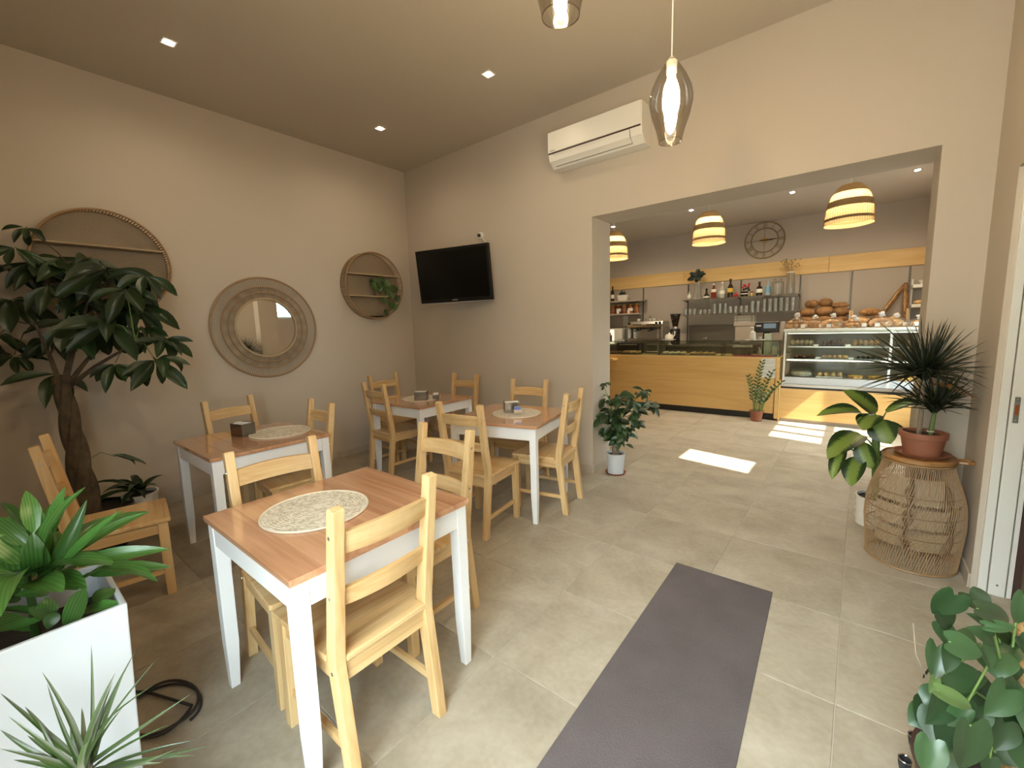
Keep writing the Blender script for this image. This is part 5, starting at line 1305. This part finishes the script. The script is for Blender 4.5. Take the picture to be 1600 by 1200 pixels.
obj('dried_flowers', mb, 'dried_flower', t, kind='stuff')
t = thing('vase_with_dark_leaves', 'clear vase with glossy dark leaves at the left of the upper glass shelf', 'vase', (2.225, 4.95, ZU)); obj('glass', MB().lathe([(0.001, 0), (0.085, 0), (0.087, 0.02), (0.06, 0.16), (0.048, 0.29), (0.056, 0.32)], 22), 'tumbler_glass', t)
obj('stem', MB().tube([(0.0, 0, 0.02), (0.0, 0, 0.3), (0.0, 0, 0.42)], 0.006, 5), 'bark', t)
mg = leaf_mesh('magnolia_leaf', 'oval', 'leaf_magnolia', 0.1, 0.4, 6)
for k in range(13):
    a = k*2.4; el = random.uniform(-0.8, 1.4); dv = Vector((math.cos(a)*math.cos(el), math.sin(a)*math.cos(el)*0.6, math.sin(el))); dv.y *= 0.4; c = Vector((2.22, 4.95, ZU+0.42)); put_leaf(mg, t, c, c+dv*random.uniform(0.14, 0.20), 0.075, Vector((0.2, -1.0, 0.25))+rv(0.3))
# drinking glasses
gl0 = None
def tumbler(x, y, z, h, r, lab, grp):
    t = thing('drinking_glass', lab, 'glass', (x, y, z), 0, grp); me = GLM[(h, r)] if (h, r) in GLM else None
    if me is None:
        me = MB().lathe([(0.001, 0), (r*0.86, 0), (r, h), (r-0.002, h), (r*0.84, 0.008), (0.001, 0.008)], 14).mesh('glass_body'); me.materials.append(MATS['tumbler_glass']); GLM[(h, r)] = me
    obj('body', me, None, t)
GLM = {}
for k, x in enumerate((2.02, 2.10, 2.18)): tumbler(x, 4.95, ZL, 0.11, 0.036, 'wide clear tumbler at the left end of the lower glass shelf, %s' % ORD[k], 'wide tumblers at the left')
for k, x in enumerate((2.29, 2.37, 2.45)): tumbler(x, 4.95, ZL, 0.085, 0.034, 'low clear tumbler on the lower glass shelf, %s of the low ones' % ORD[k], 'low tumblers')
for k, x in enumerate((2.54, 2.63, 2.72)): tumbler(x, 4.95, ZL, 0.18, 0.032, 'tall narrow clear glass mid shelf, %s of the three' % ORD[k], 'tall narrow glasses')
for k in range(4): tumbler(2.81+0.085*k, 4.95, ZL, 0.12, 0.036, 'clear tumbler right of the tall narrow glasses, %s of four' % ORD[k], 'middle tumblers')
for k in range(2): tumbler(3.16+0.085*k, 4.95, ZL, 0.19, 0.034, 'tall clear glass left of the stacked tumblers, %s of two' % ('left', 'right')[k], 'tall glasses by the stack')
for k in range(6):
    tumbler(3.34+0.083*k, 4.95, ZL, 0.11, 0.038, 'clear tumbler in the bottom tier of the stacked row, %s' % ORD[k], 'stacked tumblers, lower tier'); tumbler(3.34+0.083*k, 4.95, ZL+0.1105, 0.11, 0.038, 'clear tumbler in the top tier of the stacked row, %s' % ORD[k], 'stacked tumblers, upper tier')
# left white shelves
def white_shelf(z, x1, label):
    t = thing('white_shelf', label, 'shelf', (0, YB-0.02, z)); obj('board', box(XL2+0.05, x1, -0.27, -0.012, -0.03, 0), 'panel_taupe', t, 0.003); obj('bracket', MB().prism([(-0.012, -0.03), (-0.2, -0.03), (-0.012, -0.07)], 0, 1.05, 1.065), 'white_plastic', t)
white_shelf(1.955, 1.17, 'upper white shelf left of the espresso machine'); white_shelf(1.685, 1.09, 'lower white shelf carrying amber jars')
t = thing('succulent_trough', 'small white trough with succulents on the upper white shelf', 'planter', (0.70, 5.03, 1.9553)); obj('trough', MB().hexa([(-0.09, -0.04, 0), (0.09, -0.04, 0), (0.09, 0.04, 0), (-0.09, 0.04, 0)], [(-0.115, -0.05, 0.12), (0.115, -0.05, 0.12), (0.115, 0.05, 0.12), (-0.115, 0.05, 0.12)]), 'ceramic', t, 0.004)
for k in range(7): put_leaf(mg, t, (0.70-0.05+0.018*k, 5.03, 2.07), (0.70-0.07+0.024*k, 5.02, 2.13+0.02*(k % 3)+(0.06 if k == 3 else 0)), 0.035, (-0.3, -0.8, 0.3))
t = thing('wine_bottle', 'dark wine bottle at the left end of the upper white shelf', 'bottle', (0.46, 5.03, 1.9553)); obj('body', MB().lathe([(0.001, 0), (0.037, 0), (0.037, 0.19), (0.014, 0.25), (0.014, 0.32), (0.001, 0.321)], 16), 'bottle_dark', t); obj('label', MB().lathe([(0.038, 0.06), (0.038, 0.14)], 16), 'label_white', t)
for k in range(5):
    x = 0.46+0.135*k
    t = thing('amber_jar', 'amber preserve jar on the lower white shelf, %s in the row' % ORD[k], 'jar', (x, 5.05, 1.6853), 0, 'amber jars on the lower shelf'); obj('body', MB().lathe([(0.001, 0), (0.052, 0), (0.052, 0.15), (0.04, 0.165), (0.04, 0.17)], 16), 'bottle_amber' if k != 1 else 'bottle_red', t); obj('lid', MB().lathe([(0.044, 0.17), (0.044, 0.19), (0.001, 0.192)], 16), 'gold', t); obj('label', MB().lathe([(0.0535, 0.05), (0.0535, 0.11)], 16), 'label_white' if k % 2 else 'pastry_dark', t)
for k, x in enumerate((0.62, 0.86)):
    t = thing('small_white_cup', 'small white pot in front of the amber jars, %s of the two' % ('left' if k == 0 else 'right'), 'cup', (x, 4.95, 1.6853)); obj('body', MB().lathe([(0.001, 0), (0.025, 0), (0.03, 0.05), (0.018, 0.07), (0.02, 0.085)], 14), 'ceramic', t); obj('lid', MB().ball((0, 0, 0.09), 0.018, 0.018, 0.012, 10, 6), 'ceramic', t)
t = thing('wall_notice', 'small white paper hanging below the lower white shelf', 'notice', (0.70, YB-0.026, 1.53)); obj('sheet', box(-0.055, 0.055, -0.001, 0.001, -0.11, 0.11), 'paper', t); mb = MB()
for k in range(7): mb.box(-0.04, 0.04, -0.0018, -0.0011, 0.07-k*0.024, 0.076-k*0.024)
obj('printed_lines', mb, 'paper_ink', t, kind='stuff')

# --- refrigerated display case
CX0, CX1 = 3.815, 5.42
dc = thing('display_case', 'refrigerated glass display case with a wooden base, full of cakes', 'display case', (0, YC, 0))
obj('base_panel', box(CX0, CX1, 0.0, 0.03, 0.05, 0.485), 'counter_wood', dc, 0.002); obj('base_body', box(CX0, CX1, 0.031, 0.7, 0.05, 0.485), 'white_plastic', dc); obj('toe_kick', box(CX0, CX1, 0.03, 0.65, 0, 0.049), 'panel_taupe', dc)
obj('end_board', box(CX0-0.022, CX0-0.001, -0.01, 0.7, 0.0, 0.6), 'band_wood', dc); obj('black_strip', box(CX0, CX1, 0.01, 0.7, 0.486, 0.512), 'black_plastic', dc)  # black strip runs between the wooden base and the sill
obj('sill', box(CX0, CX1, -0.01, 0.7, 0.513, 0.555), 'steel', dc, 0.004); obj('lower_fascia', box(CX0+0.02, CX1, -0.004, 0.012, 0.556, 0.65), 'white_lacquer', dc, 0.002)
obj('deck', box(CX0+0.02, CX1, 0.013, 0.69, 0.62, 0.645), 'panel_taupe', dc)
for x in (CX0+0.012, 4.955, CX1-0.03): obj('post', box(x, x+0.025, -0.006, 0.016, 0.556, 1.29), 'white_frame', dc, 0.002)
obj('rear_wall', box(CX0+0.02, CX1, 0.67, 0.69, 0.646, 1.29), 'panel_taupe', dc)
tp2 = obj('top_plate', box(CX0, CX1, -0.01, 0.7, 1.291, 1.322), 'white_frame', dc, 0.004); obj('light_housing', box(CX0+0.04, CX1-0.03, 0.02, 0.10, 1.262, 1.290), 'white_frame', dc)
obj('light_strip', box(CX0+0.05, CX1-0.04, 0.03, 0.08, 1.257, 1.2615), 'led_strip', tp2)
for za, xa, xb in ((0.65, CX0+0.037, 4.955), (0.65, 4.98, CX1-0.03)): obj('front_glass', box(xa, xb, 0.001, 0.006, za, 1.289), 'case_glass', dc)
obj('side_glass', box(CX0+0.014, CX0+0.018, 0.02, 0.66, 0.65, 1.289), 'case_glass', dc)
for z, nm in ((1.075, 'upper'), (0.90, 'lower')):
    s_ = obj('case_shelf', box(CX0+0.045, CX1-0.04, 0.09, 0.62, z-0.008, z), 'case_glass', dc); obj('shelf_edge', box(CX0+0.045, CX1-0.04, 0.08, 0.089, z-0.012, z+0.004), 'steel', s_)
    if nm == 'lower': obj('led_tube', box(CX0+0.045, CX1-0.04, 0.072, 0.0795, z-0.020, z-0.010), 'led_strip', s_); obj('shelf_dark_rail', box(CX0+0.045, CX1-0.04, 0.085, 0.10, z-0.045, z-0.021), 'steel_dark', s_)  # dark steel rail runs below the LED tube
def cake_tray(x, z, m, lab, w=0.14, cover=True, hh=0.075, yy=0.22):
    t = thing('cake_platter', lab, 'cake platter', (x, YC+yy, z)); obj('platter', MB().hexa([(-w, -0.1, 0.0005), (w, -0.1, 0.0005), (w, 0.1, 0.0005), (-w, 0.1, 0.0005)], [(-w-0.012, -0.112, 0.012), (w+0.012, -0.112, 0.012), (w+0.012, 0.112, 0.012), (-w-0.012, 0.112, 0.012)]), 'white_lacquer' if m != 'pastry_dark' else 'black_plastic', t)
    for i in range(5):
        for j in range(2): obj('cake_piece', MB().ball((-w*0.78+i*w*0.39, -0.045+0.09*j, 0.012+hh*0.5), w*0.2, 0.045, hh*random.uniform(0.45, 0.62), 9, 6), m, t)
    if cover:
        mb = MB().hexa([(-w, -0.098, 0.0125), (w, -0.098, 0.0125), (w, 0.098, 0.0125), (-w, 0.098, 0.0125)], [(-w*0.86, -0.08, 0.095), (w*0.86, -0.08, 0.095), (w*0.86, 0.08, 0.095), (-w*0.86, 0.08, 0.095)]); obj('clear_cover', mb, 'cover_film', t)
cake_tray(4.02, 1.0755, 'cream_cake', 'covered platter of cream cakes, leftmost on the top shelf of the case'); cake_tray(4.36, 1.0755, 'pastry_dark', 'covered dark platter of chocolate cakes in the middle of the top case shelf', 0.14); cake_tray(4.72, 1.0755, 'pastry', 'covered platter of golden cakes right of centre on the top case shelf', 0.14); cake_tray(5.14, 1.0755, 'pastry_dark', 'covered platter of cakes at the far right of the top case shelf', 0.12)
cake_tray(4.06, 0.9005, 'pastry_dark', 'platter of dark pastries, leftmost on the middle shelf of the case', 0.12, False, 0.04); cake_tray(4.40, 0.9005, 'pastry', 'platter of small golden pastries in the middle of the middle case shelf', 0.15, False, 0.045); cake_tray(4.76, 0.9005, 'bottle_dark', 'black platter of dark sweets on the middle case shelf', 0.13, False, 0.03); cake_tray(5.16, 0.9005, 'pastry_dark', 'platter of dark pastries at the right end of the middle case shelf', 0.12, False, 0.04)
for x, z, lab in ((4.19, 1.0755, 'left one on the top shelf'), (4.54, 1.0755, 'right one on the top shelf'), (4.22, 0.9005, 'leftmost on the middle shelf'), (4.58, 0.9005, 'middle of the middle shelf'), (4.92, 0.9005, 'rightmost on the middle shelf')):
    t = thing('price_tag', 'small white price tag in the display case, ' + lab, 'price tag', (x, YC+0.12, z), 0, 'price tags in the case'); obj('card', MB().hexa([(-0.03, 0, 0), (0.03, 0, 0), (0.03, 0.002, 0), (-0.03, 0.002, 0)], [(-0.03, 0.012, 0.03), (0.03, 0.012, 0.03), (0.03, 0.014, 0.03), (-0.03, 0.014, 0.03)]), 'paper', t); obj('foot', box(-0.02, 0.02, 0.002, 0.025, 0, 0.002), 'paper', t)
t = thing('domed_cake', 'cake under a clear film dome, leftmost in the bottom of the case', 'cake', (4.03, YC+0.24, 0.6455)); obj('plate', MB().lathe([(0.001, 0), (0.08, 0), (0.15, 0.015), (0.147, 0.018), (0.001, 0.008)], 28), 'steel', t); obj('cake', MB().lathe([(0.12, 0.014), (0.125, 0.05), (0.10, 0.065), (0.001, 0.072)], 28), 'cream_cake', t); obj('film_dome', MB().lathe([(0.148, 0.016), (0.145, 0.09), (0.09, 0.13), (0.001, 0.14)], 24), 'bag_film', t)
tray_of('focaccia_tray', 4.36, YC+0.24, 0.6455, 0.15, 0.12, 'steel tray of filled rolls beside the domed cake in the bottom of the case', 'pastry tray', 'steel', 'bread_pale', 4, 3, 0.06)
for x, lab, w in ((4.64, 'round yellow pie in the bottom of the case, leftmost of three', 0.085), (4.85, 'oblong yellow pie in the bottom of the case, middle of three', 0.10), (5.16, 'large yellow pie at the right end of the bottom of the case', 0.14)):
    t = thing('yellow_pie', lab, 'pie', (x, YC+0.20, 0.6455)); obj('crust', MB().lathe([(0.001, 0), (w*0.9, 0), (w, 0.035), (w*0.93, 0.04)], 24), 'pastry', t); obj('filling', MB().lathe([(w*0.94, 0.036), (w*0.5, 0.044), (0.001, 0.045)], 24), 'yellow_pie', t)

# --- bread: bags on the case, loaves on the wall shelves
def loaf_mesh(nm, m, rx, ry, rz, bumps=0.12):
    mb = MB().ball((0, 0, rz), rx, ry, rz, 14, 9)
    mb.v = [(x*(1+bumps*math.sin(9*y/ry+4*z/rz)*0.3), y*(1+bumps*math.cos(7*x/rx)*0.4), z*(0.9 if z < rz*0.5 else 1)) for x, y, z in mb.v]
    me = mb.mesh(nm); me.materials.append(MATS[m]); return me
LM = [loaf_mesh('loaf_round', 'bread_crust', 0.12, 0.10, 0.075), loaf_mesh('loaf_long', 'bread_crust', 0.17, 0.08, 0.065), loaf_mesh('loaf_pale', 'bread_pale', 0.11, 0.085, 0.06), loaf_mesh('roll', 'slice_brown', 0.055, 0.045, 0.035), loaf_mesh('slice', 'slice_brown', 0.10, 0.018, 0.06)]
def bag(x, y, z, w, h, kind, label, tag_side=1):
    t = thing('bread_bag', label, 'bread bag', (x, y, z))
    if kind == 'rolls':
        for k in range(9):
            o = obj('roll', LM[3], None, t); o.location = (-w*0.6+0.6*w*(k % 3), -0.035+0.035*((k//3) % 3), 0.003+0.045*(k//5)); o.rotation_euler = (0, 0, k*1.3)
    elif kind == 'sliced':
        for k in range(6):
            o = obj('slice', LM[4], None, t); o.location = (0.01*k-0.02, -0.06+k*0.024, 0.004); o.rotation_euler = (-0.25, 0, 0.1); o.scale = (w/0.13, 1, h/0.15)
    else:
        o = obj('loaf', LM[2 if kind == 'pale' else 1], None, t); o.scale = (w/0.17, 0.9, h/0.16); o.location = (0, 0, 0.002)
    prof = [(w*0.9, 0.001), (w*1.0, h*0.25), (w*0.85, h*0.62), (w*0.45, h*0.86), (0.018, h*1.0), (0.012, h*1.06), (0.045, h*1.22)]
    mb = MB().lathe(prof, 18); mb.v = [(vx+0.006*math.sin(vz*90+vx*60), vy*min(1, 0.095/max(w, 0.01))*1.0 if abs(vz) < h else vy, vz) for vx, vy, vz in mb.v]
    f = obj('clear_bag', mb, 'bag_film', t); tw = MB().ball((0, 0, h*1.14), 0.030, 0.012, 0.032, 9, 6); tw.v = [(a+0.012*math.sin(c_*130+b*300), b, c_+0.008*math.sin(a*170)) for a, b, c_ in tw.v]; obj('twist', tw, 'fabric_white', f)
    obj('price_label', box(w*0.45*tag_side, w*0.45*tag_side+0.05, -0.105, -0.103, 0.015, 0.06), 'paper', t)
ZB = 1.3225
bag(3.95, YC+0.16, ZB, 0.13, 0.17, 'rolls', 'bag of small golden rolls at the left corner of the case top'); bag(4.36, YC+0.16, ZB, 0.14, 0.15, 'sliced', 'bag of sliced bread in the middle of the case top', -1); bag(4.62, YC+0.17, ZB, 0.10, 0.09, 'rolls', 'low bag of pink-brown buns right of the sliced bread', 1); bag(4.86, YC+0.16, ZB, 0.14, 0.15, 'sliced', 'bag of sliced bread beside the right post of the case', -1); bag(5.22, YC+0.17, ZB, 0.13, 0.11, 'pale', 'bag with a small pale loaf at the right end of the case top', -1)
bag(4.14, YC+0.46, ZB, 0.13, 0.14, 'long', 'bag with a dark loaf behind the golden rolls on the case top', 1); bag(4.58, YC+0.44, ZB, 0.14, 0.12, 'long', 'bag with a long brown loaf behind the buns on the case top', 1); bag(5.02, YC+0.46, ZB, 0.13, 0.13, 'pale', 'bag with a pale loaf at the back right of the case top', 1)
def bread_shelf(x0, x1, label):
    t = thing('bread_shelf', label, 'shelf', ((x0+x1)/2, YB-0.03, 1.36)); w = (x1-x0)/2
    obj('board', box(-w, w, -0.42, -0.002, -0.02, 0), 'black_plastic', t, 0.002); obj('front_rail', box(-w, w, -0.43, -0.421, -0.02, 0.06), 'steel_dark', t)
    for s_ in (-1, 1): obj('side_post', box(s_*w-0.012, s_*w+0.012, -0.43, -0.40, -0.4, 0.21), 'pine_z', t, 0.002)
bread_shelf(3.87, 4.52, 'bread shelf heaped with dark round loaves'); bread_shelf(4.55, 5.17, 'bread shelf with loaves and a long baguette basket')
def loaf(mi, x, y, z, rz, sc, label, grp, tilt=0.0):
    t = thing('bread_loaf', label, 'bread', (x, y, z), rz, grp); o = obj('crust', LM[mi], None, t); o.scale = (sc, sc, sc); o.rotation_euler = (tilt, 0, 0)
    obj('score', MB().tube([(-0.06*sc, 0.0, LMZ[mi]*sc*1.93), (0.06*sc, 0.01, LMZ[mi]*sc*1.93)], 0.006, 5), 'bread_pale', t)
LMZ = [0.075, 0.065, 0.06, 0.035, 0.06]
GP = 'heaped dark loaves'
for i, (x, z, mi, sc) in enumerate(((3.98, 1.362, 0, 1.0), (4.20, 1.362, 0, 1.0), (4.41, 1.362, 0, 0.9), (3.97, 1.485, 0, 1.05), (4.19, 1.495, 0, 1.12), (4.40, 1.48, 0, 1.05), (4.02, 1.625, 0, 0.95), (4.20, 1.64, 0, 0.95), (4.38, 1.615, 1, 0.72))):
    loaf(mi, x, 4.93+0.02*(i % 3), z, i*0.7 if mi == 0 else 0.1, sc, 'dark round loaf heaped on the left bread shelf, %s' % ('bottom row left', 'bottom row middle', 'bottom row right', 'middle row left', 'middle row centre', 'middle row right', 'top row left', 'top row centre', '')[i] if mi == 0 else 'long dark loaf lying on top of the heap on the left bread shelf', GP if mi == 0 else None)
for i, (x, z, mi, sc, lab) in enumerate(((4.67, 1.362, 2, 0.9, 'pale loaf at the left of the right bread shelf'), (4.86, 1.362, 0, 0.78, 'round loaf in the middle of the right bread shelf'), (4.76, 1.475, 1, 0.9, 'long loaf resting across two others on the right bread shelf'), (5.03, 1.362, 2, 0.8, 'pale loaf at the right of the right bread shelf'))):
    loaf(mi, x, 4.92, z, 0.3*i, sc, lab, None)
for i, (a, b, lab) in enumerate((((4.88, 4.92, 1.46), (5.13, 5.12, 1.92), 'long baguette leaning against the wall, nearest the loaves'), ((5.165, 4.93, 1.40), (5.145, 5.13, 1.95), 'dark upright baguette leaning beside the slotted rail'))):
    t = thing('baguette', lab, 'bread', (0, 0, 0)); A, B = Vector(a), Vector(b); pts = [A+(B-A)*(k/9) for k in range(10)]
    t.location = A; obj('crust', MB().tube([p-A for p in pts], [0.012+0.022*math.sin(PI*min(1, max(0, (k+0.7)/10.4)))**0.5 for k in range(10)], 9), 'bread_crust', t)
    obj('score', MB().tube([pts[2]-A+Vector((-0.01, -0.028, 0.01)), pts[7]-A+Vector((-0.01, -0.028, 0.01))], 0.006, 5), 'bread_pale', t)
t = thing('white_shelf_unit', 'white metal shelf unit against the right side of the bakery wall', 'shelf unit', (5.33, 4.95, 0))
for z in (1.32, 1.58, 1.86): obj('shelf_board', box(-0.12, 0.14, -0.12, 0.2, z, z+0.045), 'white_frame', t, 0.003)
for x in (-0.12, 0.12): obj('upright', box(x, x+0.02, 0.17, 0.2, 0.0, 2.0), 'white_frame', t)
obj('grey_back', box(-0.1, 0.12, 0.205, 0.215, 0.9, 1.95), 'grey_plastic', t)
t = thing('white_bowl', 'white bowl on the top of the white shelf unit', 'bowl', (5.33, 4.93, 1.9055)); obj('bowl', MB().lathe([(0.001, 0), (0.03, 0), (0.07, 0.06), (0.066, 0.06), (0.028, 0.008), (0.001, 0.008)], 20), 'ceramic', t); obj('foot', MB().ring(0.03, 0.004, c=(0, 0, 0.004), n=20), 'ceramic', t)
t = thing('pastry_on_shelf', 'flat pale pastry on the middle of the white shelf unit', 'pastry', (5.32, 4.92, 1.6255)); obj('pastry', MB().ball((0, 0, 0.03), 0.09, 0.07, 0.03), 'bread_pale', t); obj('paper', box(-0.1, 0.1, -0.08, 0.08, 0, 0.002), 'paper', t)

# --- ZZ plant in front of the counter
zp = thing('zz_plant', 'upright plant with feathered stems in a terracotta pot against the counter', 'plant', (3.545, 3.36, 0)); pot(zp, 0.068, 0.086, 0.155, 'terracotta', rim=0.014)
zl = leaf_mesh('zz_leaflet', 'oval', 'leaf_zz', 0.08, 0.3, 5)
for (dx, dy, h, bend) in ((-0.02, 0.0, 0.83, 0.10), (0.03, 0.0, 0.68, 0.13), (0.06, 0.02, 0.52, 0.20), (-0.03, -0.03, 0.60, -0.06), (0.01, -0.04, 0.46, 0.03), (0.05, -0.02, 0.42, 0.12)):
    b = Vector((3.545+dx, 3.36+dy, 0.13)); pts = []
    for k in range(9):
        u = k/8; pts.append(b+Vector((bend*u*u+dx*u, -0.03*u*u, h*u*(1-0.08*u))))
    stem(zp, pts, [0.009-0.0007*k for k in range(9)], 'stem_green', 'stem', 6)
    n = int(h*27)
    for k in range(n):
        u = 0.28+0.72*k/n; p = pts[int(u*8)]+(pts[min(8, int(u*8)+1)]-pts[int(u*8)])*(u*8-int(u*8)); s_ = 1 if k % 2 else -1
        dv = Vector((s_*0.75, random.uniform(-0.5, 0.3), 0.65)).normalized(); L = 0.072*(1.15-0.4*u); put_leaf(zl, zp, p, p+dv*L, 0.024, Vector((-0.1, -0.9, 0.3))+rv(0.2), 'leaflet')
